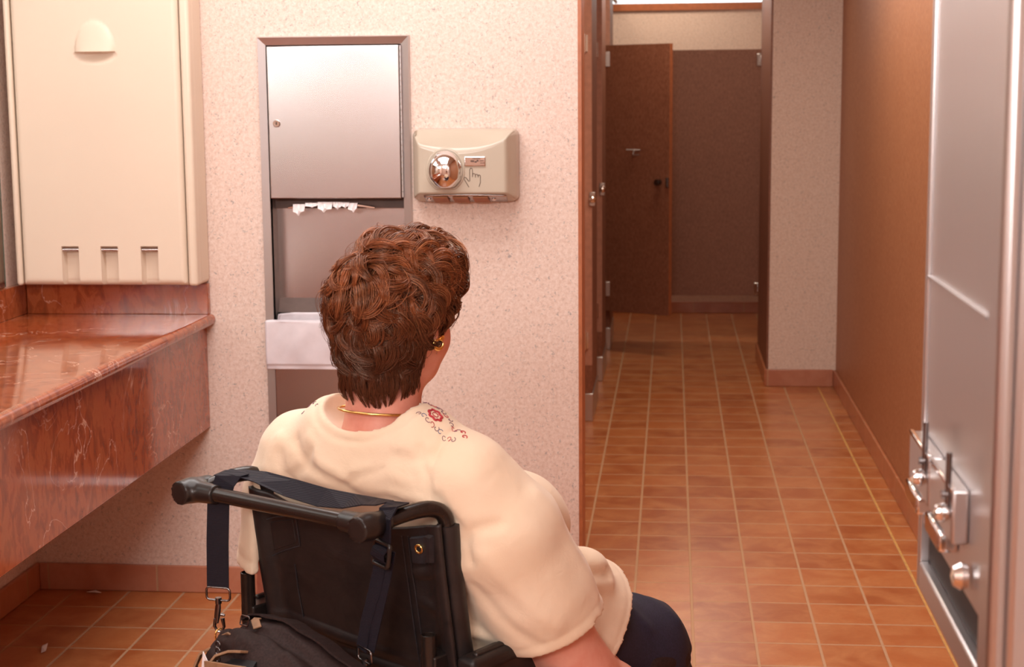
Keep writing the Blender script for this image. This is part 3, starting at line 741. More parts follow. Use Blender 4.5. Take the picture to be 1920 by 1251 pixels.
# arms
bf.path([SR, tuple(np.array(SR)*.5+np.array(ER)*.5+np.array((.006, -.008, 0))), ER], [.050, .062, .054], .04)
bf.path([ER, tuple(np.array(ER)*.6+np.array(WR)*.4), WR], [.052, .044, .029], .02)
bf.path([SL, tuple(np.array(SL)*.5+np.array(EL)*.5), EL], [.050, .056, .048], .04)
bf.path([EL, tuple(np.array(EL)*.6+np.array(WL)*.4), WL], [.048, .042, .028], .02)
def hand(W_, fwd, side, nrm, thumb, curl):
    W_ = np.array(W_); f_ = np.array(fwd, float); f_ /= np.linalg.norm(f_); n_ = np.array(nrm, float); n_ -= f_*(n_@f_); n_ /= np.linalg.norm(n_); s_ = np.cross(f_, n_)*side
    kn = W_+f_*.085
    bf.path([W_, W_+f_*.04, kn-f_*.012], [.024, .026, .024], .012)
    for q in (-.026, -.009, .009, .025): bf.cone(W_+f_*.03+s_*q*.7, kn+s_*q, .014, .0115, .010)
    for q, L in zip((-.028, -.0095, .009, .026), (.066, .078, .072, .056)):
        p = kn+s_*q; d = f_.copy(); a = 0; pts = [p]
        for j, fr in enumerate((.45, .32, .23)):
            a += curl*(.5 if j == 0 else 1); d = f_*math.cos(a)-n_*math.sin(a); p = p+d*L*fr; pts.append(p)
        bf.path(pts, [.0105, .0095, .0088, .0075], .004)
    b = W_+f_*.028+s_*thumb*.022
    bf.path([b, b+s_*thumb*.022+f_*.026-n_*.008, b+s_*thumb*.028+f_*.050-n_*.018, b+s_*thumb*.020+f_*.070-n_*.024], [.015, .0125, .0105, .009], .006)
hand(WR, (-.05, .8, -.55), 1, (.9, .1, .3), 1, .75)
hand(WL, (.35, .9, -.1), 1, (0, .1, 1), 1, .35)
# legs
for sx, kx in ((-.07, -.125), (.115, .200)):
    bf.path([(sx, .13, .455), ((sx+kx)/2, .34, .480), (kx, .530, .436)], [.115, .103, .078], .05)
    bf.path([(kx, .530, .436), (kx-.005, .575, .33), (kx-.01, .60, .13)], [.074, .066, .042], .03)
    bf.path([(kx-.01, .60, .115), (kx-.008, .71, .095)], [.040, .034], .02)
sl, X, Y, Z = bf.full(); bf.g = np.maximum(bf.g, (.055*(1-np.clip((Z-.452)/.338, 0, 1.2))+.014-Y)-np.clip((Z-.76)/.06, 0, 1)*.2-np.clip((.45-Z)/.1, 0, 1)*.2)
V, F = bf.mesh(); body = np_mesh('body', V, F, 'skin', P, 2)
# facial features with their own colour
for s_, nm in ((1, 'eye'), (-1, 'eye')):
    e = MB(); e.lathe([(.0001, 0), (.006, .001), (.0095, .004), (.0110, .009), (.0115, .012)], hd(s_*.031, .0945, .006), (math.sin(HY), -math.cos(HY), 0), 16)
    M.setdefault('eye', plain('eye_white', srgb(235, 228, 222), .2)); M.setdefault('iris', plain('iris_brown', srgb(80, 50, 34), .15))
    eo = e.build('eye', 'eye', P, smooth=True)
    e = MB(); c_ = Vector(hd(s_*.031, .0945, .006)); a = Vector((-math.sin(HY), math.cos(HY), 0)); e.lathe([(.0048, -.001), (.0045, .0006), (.0001, .0010)], c_, a, 16); e.build('iris', 'iris', eo, smooth=True)
lp = MB(); lp.tube([hd(x, .1005-.011*(abs(x)/.024)**2, -.0615+.0015*math.cos(x*200)) for x in np.linspace(-.023, .023, 9)], [.002, .0038, .0046, .005, .0048, .005, .0046, .0038, .002], 8, flat=.6)
M['lip'] = plain('lip', srgb(190, 96, 92), .4); lp.build('lips', 'lip', P, smooth=True)
for s_ in (1, -1):
    b_ = MB(); b_.tube([hd(s_*x, .0985-.006*((x-.014)/.034)**2-.000, .0255+.004*math.sin((x-.014)/.034*PI)) for x in np.linspace(.014, .048, 7)], [.0014, .0022, .0024, .0024, .002, .0016, .001], 6)
    M.setdefault('brow', plain('brow_brown', srgb(84, 48, 32), .6)); b_.build('eyebrow', 'brow', P, smooth=True)

# trousers and shoes
tf = Field((-.32, -.08, .08), (.42, .76, .66), .006)
tf.ell((.02, .15, .46), (.185, .15, .12), .05)
for sx, kx in ((-.07, -.125), (.115, .200)):
    tf.path([(sx, .13, .455), ((sx+kx)/2, .34, .482), (kx, .530, .436)], [.128, .117, .090], .04)
    tf.path([(kx, .530, .436), (kx-.005, .580, .34), (kx-.01, .605, .13)], [.090, .084, .075], .03)
    tf.cone((kx-.01, .605, .12), (kx-.01, .605, .05), .062, .062, .004, 'sub')
    tf.crease([(kx-.08, .50, .53), (kx+.0, .53, .545), (kx+.08, .56, .50)], .012, .006)
    tf.crease([(kx-.07, .54, .50), (kx+.02, .59, .50), (kx+.09, .60, .44)], .010, .006)
    tf.crease([(kx+.0, .44, .58), (kx+.09, .47, .52)], .012, .005)
sl, X, Y, Z = tf.full(); tf.g = np.maximum(tf.g, .055*(1-np.clip((Z-.452)/.338, 0, 1.2))+.012-Y-np.clip((.46-Z)/.05, 0, 1)*.3)
V, F = tf.mesh(); np_mesh('trousers', V, F, 'navy', P, 2)
for kx in (-.125, .200):
    sf = Field((kx-.08, .52, .03), (kx+.07, .86, .18), .005)
    sf.path([(kx-.01, .60, .095), (kx-.008, .70, .085), (kx, .79, .075)], [.048, .044, .036], .03).cone((kx-.01, .60, .12), (kx-.01, .60, .2), .040, .040, .004, 'sub')
    sl, X, Y, Z = sf.full(); sf.g = np.maximum(sf.g, .052-Z)
    V, F = sf.mesh(); np_mesh('shoe', V, F, 'shoe', P, 1)
    so = MB(); pr = [(kx-.01+.046*math.cos(a), .60+(.045 if math.sin(a) < 0 else 0)*math.sin(a) + (.228 if math.sin(a) > 0 else 0)*math.sin(a)) for a in np.linspace(0, 2*PI, 28, endpoint=False)]
    so.add([(x, y, .038) for x, y in pr]+[(x, y, .054) for x, y in pr], [tuple(range(27, -1, -1)), tuple(range(28, 56))]+[(i, (i+1) % 28, 28+(i+1) % 28, 28+i) for i in range(28)])
    so.build('shoe_sole', 'rubber', P, bevel=.003)

# T-shirt
hs = .0042
sf = Field((-.36, -.07, .40), (.46, .60, .99), hs)
sf.ell((.02, .145, .50), (.195, .175, .13), .05).ell((.022, .13, .60), (.182, .155, .15), .05)
sf.ell((.022, .105, .74), (.178, .125, .155), .05).ell((.025, .085, .83), (.165, .095, .075), .05)
sf.ell((.135, .240, .715), (.108, .112, .098), .04).ell((.215, .335, .632), (.050, .055, .040), .02).ell((-.065, .205, .735), (.090, .095, .085), .05)
sf.ell((.03, .22, .60), (.17, .15, .11), .05)
sf.cone((-.152, .062, .832), (.198, .074, .830), .064, .066, .05)
sf.cone((-.06, .055, .885), (.11, .055, .890), .060, .060, .05)
# shirt front draped over the lap to a hem on the right thigh
sf.path([(.10, .24, .52), (.148, .35, .490), (.152, .42, .484)], [.130, .138, .142], .05)
sf.path([(-.03, .24, .52), (-.08, .35, .490), (-.09, .42, .484)], [.130, .124, .118], .05)
sl, X, Y, Z = sf.full()
sf.g = np.maximum(sf.g, (Y-.464+1.3*np.clip(.605-Z, -.1, .12))*.62)      # front hem
# sleeves
aR = np.array(SR); bR = aR+(np.array(ER)-aR)*.70; dR = (np.array(ER)-aR)/np.linalg.norm(np.array(ER)-aR)
aL = np.array(SL); bL = aL+(np.array(EL)-aL)*.66; dL = (np.array(EL)-aL)/np.linalg.norm(np.array(EL)-aL)
f2 = Field(sf.lo, sf.lo+sf.h*(sf.n-1), hs)
f2.path([aR+(-.015, 0, 0), aR+(bR-aR)*.35+(.008, -.006, 0), aR+(bR-aR)*.75+(.004, -.006, 0), bR+dR*.10], [.074, .092, .091, .088], .03)
pR = bR+dR*.008; n_ = dR*1.0+np.array((-.10, -.10, .10)); n_ /= np.linalg.norm(n_)
f2.g = np.maximum(f2.g, (X-pR[0])*n_[0]+(Y-pR[1])*n_[1]+(Z-pR[2])*n_[2])
f3 = Field(sf.lo, sf.lo+sf.h*(sf.n-1), hs)
f3.path([aL+(.01, 0, 0), aL+(bL-aL)*.4, bL+dL*.10], [.070, .080, .084], .03)
f3.g = np.maximum(f3.g, (X-bL[0])*dL[0]+(Y-bL[1])*dL[1]+(Z-bL[2])*dL[2])
for q in (f2, f3):
    k = .035; h_ = np.maximum(k-np.abs(sf.g-q.g), 0)/k; sf.g = np.minimum(sf.g, q.g)-h_*h_*k*.25
sf.cone(bR-dR*.05, bR+dR*.12, .070, .074, .006, 'sub'); sf.cone(bL-dL*.04, bL+dL*.12, .066, .074, .006, 'sub')
yb0 = .055*(1-np.clip((Z-.452)/.338, 0, 1.2))+.006; dd = (yb0-Y)-np.clip((Z-.79)/.09, 0, 1)*.09-np.clip((-.175-X)/.03, 0, 1)*.12-np.clip((X-.215)/.03, 0, 1)*.12
k = .02; h_ = np.maximum(k-np.abs(sf.g-dd), 0)/k; sf.g = np.maximum(sf.g, dd)+h_*h_*k*.25
# neck opening
NC = np.array([.026, .048, .938]); NR_ = (.090, .085, .054)
def neck_d(X, Y, Z): return ell_d(X, Y, Z, NC, NR_, 0, -.30)
nd = neck_d(X, Y, Z); sf.g = np.maximum(sf.g, -nd)
# seams: collar band, sleeve hems, armhole, front hem
def seam(d, w_, a): sf.g += a*np.exp(-(d/w_)**2)
seam(nd-.016, .0036, .0028)
dp = (X-pR[0])*n_[0]+(Y-pR[1])*n_[1]+(Z-pR[2])*n_[2]; reg = np.clip(((X-.2)*9), 0, 1)
sf.g += .0016*np.exp(-((dp+.020)/.004)**2)*reg
dq = (X-bL[0])*dL[0]+(Y-bL[1])*dL[1]+(Z-bL[2])*dL[2]; sf.g += .0016*np.exp(-((dq+.020)/.004)**2)*np.clip((-.11-X)*12, 0, 1)
sf.g += .0016*np.exp(-((Y-.444+1.3*np.clip(.605-Z, -.1, .12))*.62/.004)**2)
# soft folds: positive = ridge, negative = valley
FO = [([(.175, .08, .91), (.178, .04, .90), (.183, .0, .86), (.190, -.01, .81), (.200, -.01, .765)], .0050, -.0040), ([(.178, .02, .88), (.150, .0, .875), (.125, -.02, .88)], .012, -.004),
      ([(.215, .02, .80), (.235, .03, .77), (.245, .03, .73)], .008, -.006), ([(-.12, -.02, .80), (-.08, -.03, .83), (-.05, -.03, .87)], .009, -.005),
      ([(.02, -.03, .81), (.05, -.03, .84), (.10, -.02, .855)], .009, -.004), ([(.27, .10, .62), (.31, .14, .60), (.35, .2, .60)], .007, -.004),
      ([(.165, -.01, .90), (.185, -.02, .85), (.185, -.03, .80), (.175, -.03, .76)], .006, -.005),
      ([(.20, -.01, .82), (.215, -.02, .78), (.225, -.01, .73)], .012, -.007), ([(.19, -.02, .80), (.16, -.03, .81), (.12, -.04, .80)], .012, .005),
      ([(.235, -.0, .76), (.26, .0, .78), (.29, .03, .79)], .011, -.006), ([(.15, -.03, .84), (.10, -.04, .855), (.05, -.045, .845)], .014, .004),
      ([(-.10, -.035, .88), (-.07, -.045, .84), (-.02, -.05, .81)], .012, -.005), ([(-.06, -.03, .89), (-.03, -.045, .85), (.03, -.05, .82)], .012, .004),
      ([(.0, -.05, .80), (.06, -.05, .785), (.12, -.045, .79)], .015, -.005), ([(-.13, -.02, .85), (-.12, -.03, .80), (-.08, -.04, .77)], .012, -.005),
      ([(-.14, -.01, .88), (-.16, -.015, .82), (-.15, -.03, .76)], .010, .004), ([(.27, .02, .74), (.30, .05, .68), (.33, .12, .62)], .016, .004),
      ([(.24, .03, .68), (.27, .06, .63), (.31, .10, .58)], .013, -.004), ([(.30, .12, .82), (.35, .18, .72), (.37, .22, .65)], .02, .004),
      ([(.20, .0, .60), (.22, .08, .58), (.23, .16, .59)], .010, .006), ([(.20, .0, .57), (.22, .08, .553), (.23, .16, .56)], .010, -.006), ([(.20, .0, .54), (.22, .08, .53), (.23, .16, .54)], .010, .006),
      ([(.26, .30, .62), (.25, .36, .61), (.20, .40, .62)], .014, .006), ([(.24, .27, .66), (.26, .31, .64), (.24, .35, .63)], .012, -.008),
      ([(-.25, .05, .78), (-.27, .06, .72), (-.26, .08, .66)], .014, .004), ([(-.22, .0, .76), (-.23, .02, .70), (-.22, .03, .66)], .012, -.004)]
for pts, w_, a in FO: sf.crease(pts, w_*.85, a*1.15)
sf.g += .0010*np.sin(X*38+Z*52+3*np.sin(Y*21))*np.sin(Z*44-X*23+1.3)
V, F = sf.mesh(); shirt = np_mesh('t_shirt', V, F, 'shirt', P, 3)
tree = BVHTree.FromPolygons([tuple(v) for v in V], [tuple(int(i) for i in f) for f in F])

# embroidery on the right shoulder (laid on the cloth)
def drop(x, y):
    h_ = tree.ray_cast(Vector((x, y, 1.05)), Vector((0, 0, -1)), .5)
    return (h_[0]+h_[1]*.0006 if h_[0] else Vector((x, y, .9)))
flower = MB(); 
EC = (.150, .052)
flower.tube([drop(EC[0]+.0095*math.cos(a)*(1+.12*math.cos(7*a)), EC[1]+.0095*math.sin(a)*(1+.12*math.cos(7*a))) for a in np.linspace(0, 2*PI, 40)], .0019, 6)
flower.tube([drop(EC[0]+.0042*math.cos(a), EC[1]+.0042*math.sin(a)) for a in np.linspace(0, 2*PI, 20)], .0007, 5)
rr = random.Random(5)
def curl(c, r, turns, ph, kind, th=.0005):
    mbx = MB(); mbx.tube([drop(c[0]+r*(1-k/22)*math.cos(ph+turns*k/3), c[1]+r*(1-k/22)*math.sin(ph+turns*k/3)) for k in range(18)], th, 5)
    mbx.build('embroidered_scroll', kind, shirt, smooth=True)
for k in range(12):
    a = k/11; x = EC[0]-.050+.085*a; y = EC[1]+.014+.008*math.sin(a*3)-.006*(a > .8)
    curl((x, y), .0045+.002*rr.random(), .9*(1 if k % 2 else -1), rr.random()*6, ('dark_thread', 'red_thread', 'dark_thread')[k % 3])
for k in range(9):
    a = k/8; x = EC[0]-.015+.060*a; y = EC[1]-.020+.008*a
    curl((x, y), .0048, .9*(1 if k % 2 else -1), rr.random()*6, ('dark_thread', 'blue_thread', 'dark_thread', 'red_thread')[k % 4])
for x, y in ((-.040, .0), (.044, .012), (.054, .004)):
    curl((EC[0]+x, EC[1]+y), .005, 1.0, 0, 'red_thread', .0008)
flower.build('embroidered_flower', 'red_thread', shirt, smooth=True)
for k in range(4): curl((-.075-.010*k, .020+.006*math.sin(k)), .0035, .8, k, 'dark_thread')

# necklace, earring, glasses
nk = MB(); nk.tube([(.028+.066*math.cos(a), .062+.070*math.sin(a), .928+.004*math.sin(a)-.012*math.sin(a)) for a in np.linspace(0, 2*PI, 48, endpoint=False)], .0022, 8, closed=True)
nk.build('necklace', 'gold', P, smooth=True)
for s_ in (1, -1):
    er = MB(); c_ = hd(s_*.090, -.002, -.048)
    er.tube([(c_[0]+.003*s_*math.cos(a), c_[1]+.0080*math.cos(a), c_[2]+.0080*math.sin(a)) for a in np.linspace(.5, 2*PI+.2, 24)], [.0018+.0018*math.sin(PI*k/23) for k in range(24)], 8)
    er.lathe([(.0001, 0), (.0035, .001), (.0035, .004), (.0001, .005)], hd(s_*.0925, .003, -.038), (s_, 0, 0), 12)
    er.build('earring', 'gold', P, smooth=True)
gm = MB()
for s_ in (1, -1):
    gm.tube([hd(s_*.078, .0, .014), hd(s_*.078, .05, .020), hd(s_*.070, .104, .004)], .0015, 8)
    gm.tube([hd(s_*(.036+.031*math.cos(a)), .112-.012*(.5+.5*math.cos(a)), -.012+.020*math.sin(a)) for a in np.linspace(0, 2*PI, 28, endpoint=False)], .0014, 8, closed=True)
gm.tube([hd(-.006, .112, -.008), hd(0, .115, -.005), hd(.006, .112, -.008)], .0013, 8)
gm.build('glasses', 'gunmetal', P, smooth=True)

# ------------------------------------------------------------------ hair
M['hair_root'] = plain('hair_root_brown', srgb(66, 34, 24), .9)
def hair_base(Pt):   # Pt (N,3) in head frame
    X, Y, Z = Pt[:, 0], Pt[:, 1], Pt[:, 2]
    d = ell_d(X, Y, Z, (.010, -.002, .022), (.073, .092, .083)); 
    d2 = cone_d(X, Y, Z, np.array((0, -.030, .0)), np.array((0, -.034, -.105)), .064, .053); k = .05
    h_ = np.maximum(k-np.abs(d-d2), 0)/k; d = np.minimum(d, d2)-h_*h_*k*.25
    d3 = ell_d(X, Y, Z, (.012, .048, .060), (.066, .062, .044)); h_ = np.maximum(k-np.abs(d-d3), 0)/k
    return np.minimum(d, d3)-h_*h_*k*.25
def grad(fn, Pt, e=.001):
    g = np.stack([fn(Pt+np.eye(3)[k]*e)-fn(Pt-np.eye(3)[k]*e) for k in range(3)], 1); return g/(np.linalg.norm(g, axis=1, keepdims=True)+1e-9)
def w2c(Pt):
    c, s_ = math.cos(HY), math.sin(HY); return np.stack([HC[0]+Pt[:, 0]*c-Pt[:, 1]*s_, HC[1]+Pt[:, 0]*s_+Pt[:, 1]*c, HC[2]+Pt[:, 2]], 1)
hf = Field((-.14, -.15, -.16), (.14, .15, .16), .004)
sl, X, Y, Z = hf.full(); pts = np.stack([X.ravel(), Y.ravel(), Z.ravel()], 1)
d = hair_base(pts).reshape(X.shape)+.004
face = ell_d(X, Y, Z, (0, .115, -.055), (.110, .088, .098))                  # face left free
face = np.minimum(face, ell_d(X, Y, Z, (.105, .008, -.030), (.040, .030, .036))); face = np.minimum(face, ell_d(X, Y, Z, (-.105, .008, -.030), (.040, .030, .036)))
face = np.minimum(face, ell_d(X, Y, Z, (.07, .068, -.10), (.055, .055, .07))); face = np.minimum(face, ell_d(X, Y, Z, (-.07, .068, -.10), (.055, .055, .07)))
hf.g = np.maximum(d, -face).astype(np.float32)
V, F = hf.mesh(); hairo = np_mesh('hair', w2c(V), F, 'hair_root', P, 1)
#at = hairo.data.color_attributes.new('tint', 'FLOAT_COLOR', 'POINT'); at.data.foreach_set('color', np.tile(np.array([.030, .010, .006, 1], np.float32), (len(hairo.data.vertices), 1)).ravel())
def free(Pt):
    X, Y, Z = Pt[:, 0], Pt[:, 1], Pt[:, 2]
    f = ell_d(X, Y, Z, (0, .115, -.055), (.108, .080, .092))
    for s_ in (1, -1):
        f = np.minimum(f, ell_d(X, Y, Z, (s_*.105, .006, -.026), (.036, .022, .032))); f = np.minimum(f, ell_d(X, Y, Z, (s_*.078, .068, -.10), (.052, .050, .066)))
    return f
def locks(n, seed, upper, scale=1.0, crown=(.012, -.100, .062), region=None):
    g = np.random.default_rng(seed); out = []
    R0 = []
    while len(R0) < n:
        v = g.normal(size=3); v /= np.linalg.norm(v); p = v*.14+np.array((0, -.01, .02))
        if upper and p[2] < -.045: continue
        if not upper and (p[2] > .0 or p[1] > .05): continue
        q = p[None]
        for _ in range(14): q = q-grad(hair_base, q)*hair_base(q)[:, None]*.8
        if region is not None and np.linalg.norm(q[0]-np.array(region[:3])) > region[3]: continue
        if free(q)[0] < .006 or (not upper and q[0, 2] < -.085): continue
        if all(np.linalg.norm(q[0]-o) > (.0100 if upper else .0065)*scale for o in R0[-500:]): R0.append(q[0])
        else:
            if g.random() < .02: R0.append(q[0])
    R0 = np.array(R0); N = len(R0)
    crown = np.array(crown)
    r = R0-crown; nrm = grad(hair_base, R0)
    away = r/(np.linalg.norm(r, axis=1, keepdims=True)+.004)
    down = np.tile(np.array([0, 0, -1.]), (N, 1)); back = np.array([0, -.25, 0])
    if upper:
        sgn = np.where(g.random(N) < .62, 1, -1)*np.where(R0[:, 0] > crown[0], 1, -1); swirl = np.cross(nrm, away)*sgn[:, None]
        low = np.clip((.03-R0[:, 2])/.08, 0, 1)[:, None]
        dir_ = away*.8+swirl*(.55*(1-low))+down*(.35+.9*low)+g.normal(size=(N, 3))*.45
        kap = sgn*g.uniform(22, 48, N)*(1-.50*low[:, 0])*-1; L = g.uniform(.065, .105, N); lift = g.uniform(.003, .023, N)*(1-.4*low[:, 0])
    else:
        dir_ = down*1.0+away*.12+g.normal(size=(N, 3))*.10+np.stack([R0[:, 0]*-1.0, 0*R0[:, 0], 0*R0[:, 0]], 1); kap = g.uniform(-8, 8, N); L = g.uniform(.045, .078, N); lift = g.uniform(.001, .006, N)
    dir_ -= nrm*(dir_*nrm).sum(1, keepdims=True); dir_ /= np.linalg.norm(dir_, axis=1, keepdims=True)
    K = 15; P_ = R0.copy(); base = R0.copy(); path = []; frames = []
    for k in range(K):
        s_ = k/(K-1); nn = grad(hair_base, base); off_ = .003+lift*np.sin(PI*min(1, s_*1.08))**.8+(.0 if upper else .003*s_)
        path.append(base+nn*off_[:, None]); 
        side = np.cross(nn, dir_); side /= np.linalg.norm(side, axis=1, keepdims=True); frames.append((nn, side))
        base = base+dir_*(L/(K-1))[:, None]
        dd = hair_base(base); hold = (1 if upper else np.clip((base[:, 2]+.10)/.02, 0, 1)); base = base-grad(hair_base, base)*(dd*hold)[:, None]
        a = kap*L/(K-1)*(.5+1.3*s_); nn = grad(hair_base, base)
        dir_ = dir_*np.cos(a)[:, None]+np.cross(nn, dir_)*np.sin(a)[:, None]; dir_ -= nn*(dir_*nn).sum(1, keepdims=True)*(.98)
        dir_ /= np.linalg.norm(dir_, axis=1, keepdims=True)
    return np.array(path), frames, R0, L     # path (K,N,3)
def strands(path, frames, R0, per, seed, wid, thick, rad, upper):
    g = np.random.default_rng(seed); K, N, _ = path.shape
    A = np.repeat(np.arange(N), per); T = len(A)
    su = g.normal(size=T)*.5; sn = g.normal(size=T)*.42; ln = g.uniform(.86, 1.06, T); ph = g.uniform(0, 6.28, T)
    wl = wid*g.uniform(.7, 1.3, N)[A]
    C = np.zeros((K, T, 3)); 
    for k in range(K):
        s_ = k/(K-1); prof = (.55+.65*math.sin(PI*min(1, s_*.9+.08)))*(1-.88*s_**3)
        kk = np.clip(s_*ln*(K-1), 0, K-1.001); i0 = kk.astype(int); fr = (kk-i0)[:, None]
        c_ = path[i0, A]*(1-fr)+path[i0+1, A]*fr; nn, sd = frames[k][0][A], frames[k][1][A]
        C[k] = c_+sd*(su*wl*prof+.0008*np.sin(ph+s_*9))[:, None]+nn*(sn*thick*prof+.0006*np.cos(ph+s_*11))[:, None]
    V = np.zeros((T, K, 3, 3), np.float32)
    tg = np.gradient(C, axis=0); tg /= np.linalg.norm(tg, axis=2, keepdims=True)+1e-9
    ref = np.array([.3, .5, .81]); a = np.cross(tg, ref); a /= np.linalg.norm(a, axis=2, keepdims=True)+1e-9; b = np.cross(tg, a)
    taper = np.array([rad*(.9 if k == 0 else 1)*(1-.8*(k/(K-1))**4) for k in range(K)])[:, None, None]
    for j in range(3):
        an = 2*PI*j/3; V[:, :, j, :] = np.transpose(C+(a*math.cos(an)+b*math.sin(an))*taper, (1, 0, 2))
    Vf = w2c(V.reshape(-1, 3)); base = (np.arange(T)*K*3)[:, None, None, None]
    kk = np.arange(K-1)[None, :, None, None]; jj = np.arange(3)[None, None, :, None]
    q = np.concatenate([base+kk*3+jj, base+kk*3+(jj+1) % 3, base+(kk+1)*3+(jj+1) % 3, base+(kk+1)*3+jj], 3).reshape(-1, 4)
    # tint: copper above, darker at nape (partly painted shading) and towards the root, with per-lock and per-strand variety
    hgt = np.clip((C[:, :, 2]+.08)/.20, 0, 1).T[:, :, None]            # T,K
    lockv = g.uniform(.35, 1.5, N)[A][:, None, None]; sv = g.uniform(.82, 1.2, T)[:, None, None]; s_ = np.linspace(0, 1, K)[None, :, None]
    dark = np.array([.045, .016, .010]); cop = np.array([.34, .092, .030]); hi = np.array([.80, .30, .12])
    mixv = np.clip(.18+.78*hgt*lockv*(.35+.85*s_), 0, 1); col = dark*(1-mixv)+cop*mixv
    hl = (g.random(T) < .16)[:, None, None]*hgt; col = col*(1-hl*.5)+hi*hl*.5; col = col*sv  # painted highlights: scattered strands made paler, more so near the top
    col4 = np.concatenate([col, np.ones((T, K, 1))], 2); col4 = np.repeat(col4[:, :, None, :], 3, 2).reshape(-1, 4)
    return Vf, q, col4
parts_ = []
pth, fr_, R0_, L_ = locks(330, 3, True); parts_.append(strands(pth, fr_, R0_, 40, 4, .0085, .0034, .00055, True))
pth, fr_, R0_, L_ = locks(200, 8, False); parts_.append(strands(pth, fr_, R0_, 30, 9, .0060, .0028, .00052, False))
pth, fr_, R0_, L_ = locks(26, 31, True, .8, (-.02, -.01, .14), (.008, -.085, .078, .042)); parts_.append(strands(pth*1.01, fr_, R0_, 40, 32, .0090, .0034, .00055, True))
pth, fr_, R0_, L_ = locks(260, 21, True); parts_.append(strands(pth*1.015, fr_, R0_, 3, 22, .012, .008, .00026, True))
Vs = []; Fs = []; Cs = []; o_ = 0
for a, b, c_ in parts_: Vs.append(a); Fs.append(b+o_); Cs.append(c_); o_ += len(a)
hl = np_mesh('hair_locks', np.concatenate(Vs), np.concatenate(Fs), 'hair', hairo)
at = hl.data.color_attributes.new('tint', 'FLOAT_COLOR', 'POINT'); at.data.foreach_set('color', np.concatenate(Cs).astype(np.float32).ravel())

# ------------------------------------------------------------------ wheelchair
W = thing('wheelchair', 'black manual wheelchair carrying the woman, push handles joined by a cross bar', 'wheelchair', CH, CR)
cwx = .205
def bez(a, b, c_, d, n=14):
    a, b, c_, d = map(Vector, (a, b, c_, d)); return [a*(1-t)**3+b*3*t*(1-t)**2+c_*3*t*t*(1-t)+d*t**3 for t in [i/n for i in range(n+1)]]
xl, xr = -.184, .212
zt_ = .800
for x, xe in ((xl, -.207), (xr, .172)):
    c = MB(); pts = [(x, .055, .44), (x, .012, .72), (x, .004, .775)]+bez((x, .003, .778), (x, .001, .812), ((x*.85+xe*.15), -.022, .824), (xe, -.108, .800))
    c.tube(pts, .0125, 16); c.build('cane', 'black_tube', W, smooth=True)
    MB().lathe([(.0001, 0), (.0048, .0005), (.0052, .003), (.003, .005), (.0001, .005)], (x+(xe-x)*.62-.0125, -.058, .812), (-1, -.35, .1), 12).build('rivet', 'chrome', W, smooth=True)
yb_ = -.128
for xe, sg, zz in ((-.213, 1, .800), (.175, -1, .802)):
    # moulded clamp: capped barrel pointing back, tapering to a socket for the bar
    k = Field((xe-.075, yb_-.05, zz-.04), (xe+.075, yb_+.06, zz+.04), .0022)
    k.cone((xe, yb_-.022, zz), (xe, yb_+.034, zz+.002), .0195, .0165, .003).cone((xe, yb_, zz), (xe+sg*.052, yb_+.004, zz), .0185, .0155, .010)
    sl, X, Y, Z = k.full(); k.g = np.maximum(k.g, (yb_-.026)-Y); k.g = np.maximum(k.g, (X-xe)*sg-.056)
    dd = np.sqrt((X-xe)**2+(Z-zz)**2); k.g += .0012*np.exp(-((dd-.0165)/.0012)**2)*(Y < yb_-.020)
    V, F = k.mesh(); np_mesh('bar_clamp', V, F, 'black_plastic', W, 1)
c = MB(); c.tube([(-.213+.05, yb_+.004, .800), (.175-.05, yb_+.004, .802)], .0118, 18); c.build('cross_bar', 'black_tube', W, smooth=True)
# slung upholstery back with side sleeves
def up(u, v):
    x = xl-.004+(xr-xl+.012)*u; z = .452+(.790-.452)*v; e = abs(2*u-1)
    sag = -.010*(1-e**2.2); lean = .055*(1-v)**1.2
    zz = z - .030*(1-e**2)*v**6 - .03*(1-u)*v**6*0
    y = lean+sag-.016*math.exp(-((e-.97)/.09)**2)*1.0
    y += .007*math.exp(-((v-.33-.10*u*0+.09*(u-.2))/.022)**2)*math.exp(-((u-.35)/.3)**2)*-1 + .007*math.exp(-((v-.22+.06*(u-.5))/.02)**2)*-1*math.exp(-((u-.6)/.35)**2)
    y -= .005*math.exp(-((u-.9)/.06)**2)*(math.exp(-((v-.74-.25*(u-.85))/.018)**2)+.7*math.exp(-((v-.60+.3*(u-.85))/.025)**2))
    return (x, y-.004, zz)
g = MB(); g.grid(up, 110, 110); bk = g.build('back_upholstery', 'vinyl_black', W, smooth=True)
sm = bk.modifiers.new('s', 'SOLIDIFY'); sm.thickness = .008; sm.offset = 1
for x in (xl, xr):
    c = MB(); c.tube([(x, .058, .455), (x, .030, .60), (x, .012, .72), (x, .006, .783)], [.019, .0175, .017, .0175], 18); c.build('back_sleeve', 'vinyl_black', bk, smooth=True)
def upn(u, v, out):
    p = Vector(up(u, v)); a = Vector(up(min(1, u+.01), v))-Vector(up(max(0, u-.01), v)); b = Vector(up(u, min(1, v+.01)))-Vector(up(u, max(0, v-.01)))
    n_ = a.cross(b).normalized(); n_ = n_ if n_.y < 0 else -n_; return p+n_*out
def patch(cs, th, name, mat, par, nu=10, nv=10, bev=.0015):
    g = MB()
    def q(u, v):
        a = (1-v)*((1-u)*cs[0][0]+u*cs[1][0])+v*((1-u)*cs[3][0]+u*cs[2][0]); b = (1-v)*((1-u)*cs[0][1]+u*cs[1][1])+v*((1-u)*cs[3][1]+u*cs[2][1])
        e = min(u, 1-u, v, 1-v); return tuple(upn(a, b, th*(1 if e > .001 else .0)))
    g.grid(q, nu, nv); o = g.build(name, mat, par, smooth=True); return o
patch([(.055, .66), (.235, .76), (.235, .93), (.055, .845)], .0095, 'pull_flap', 'vinyl_black', bk)
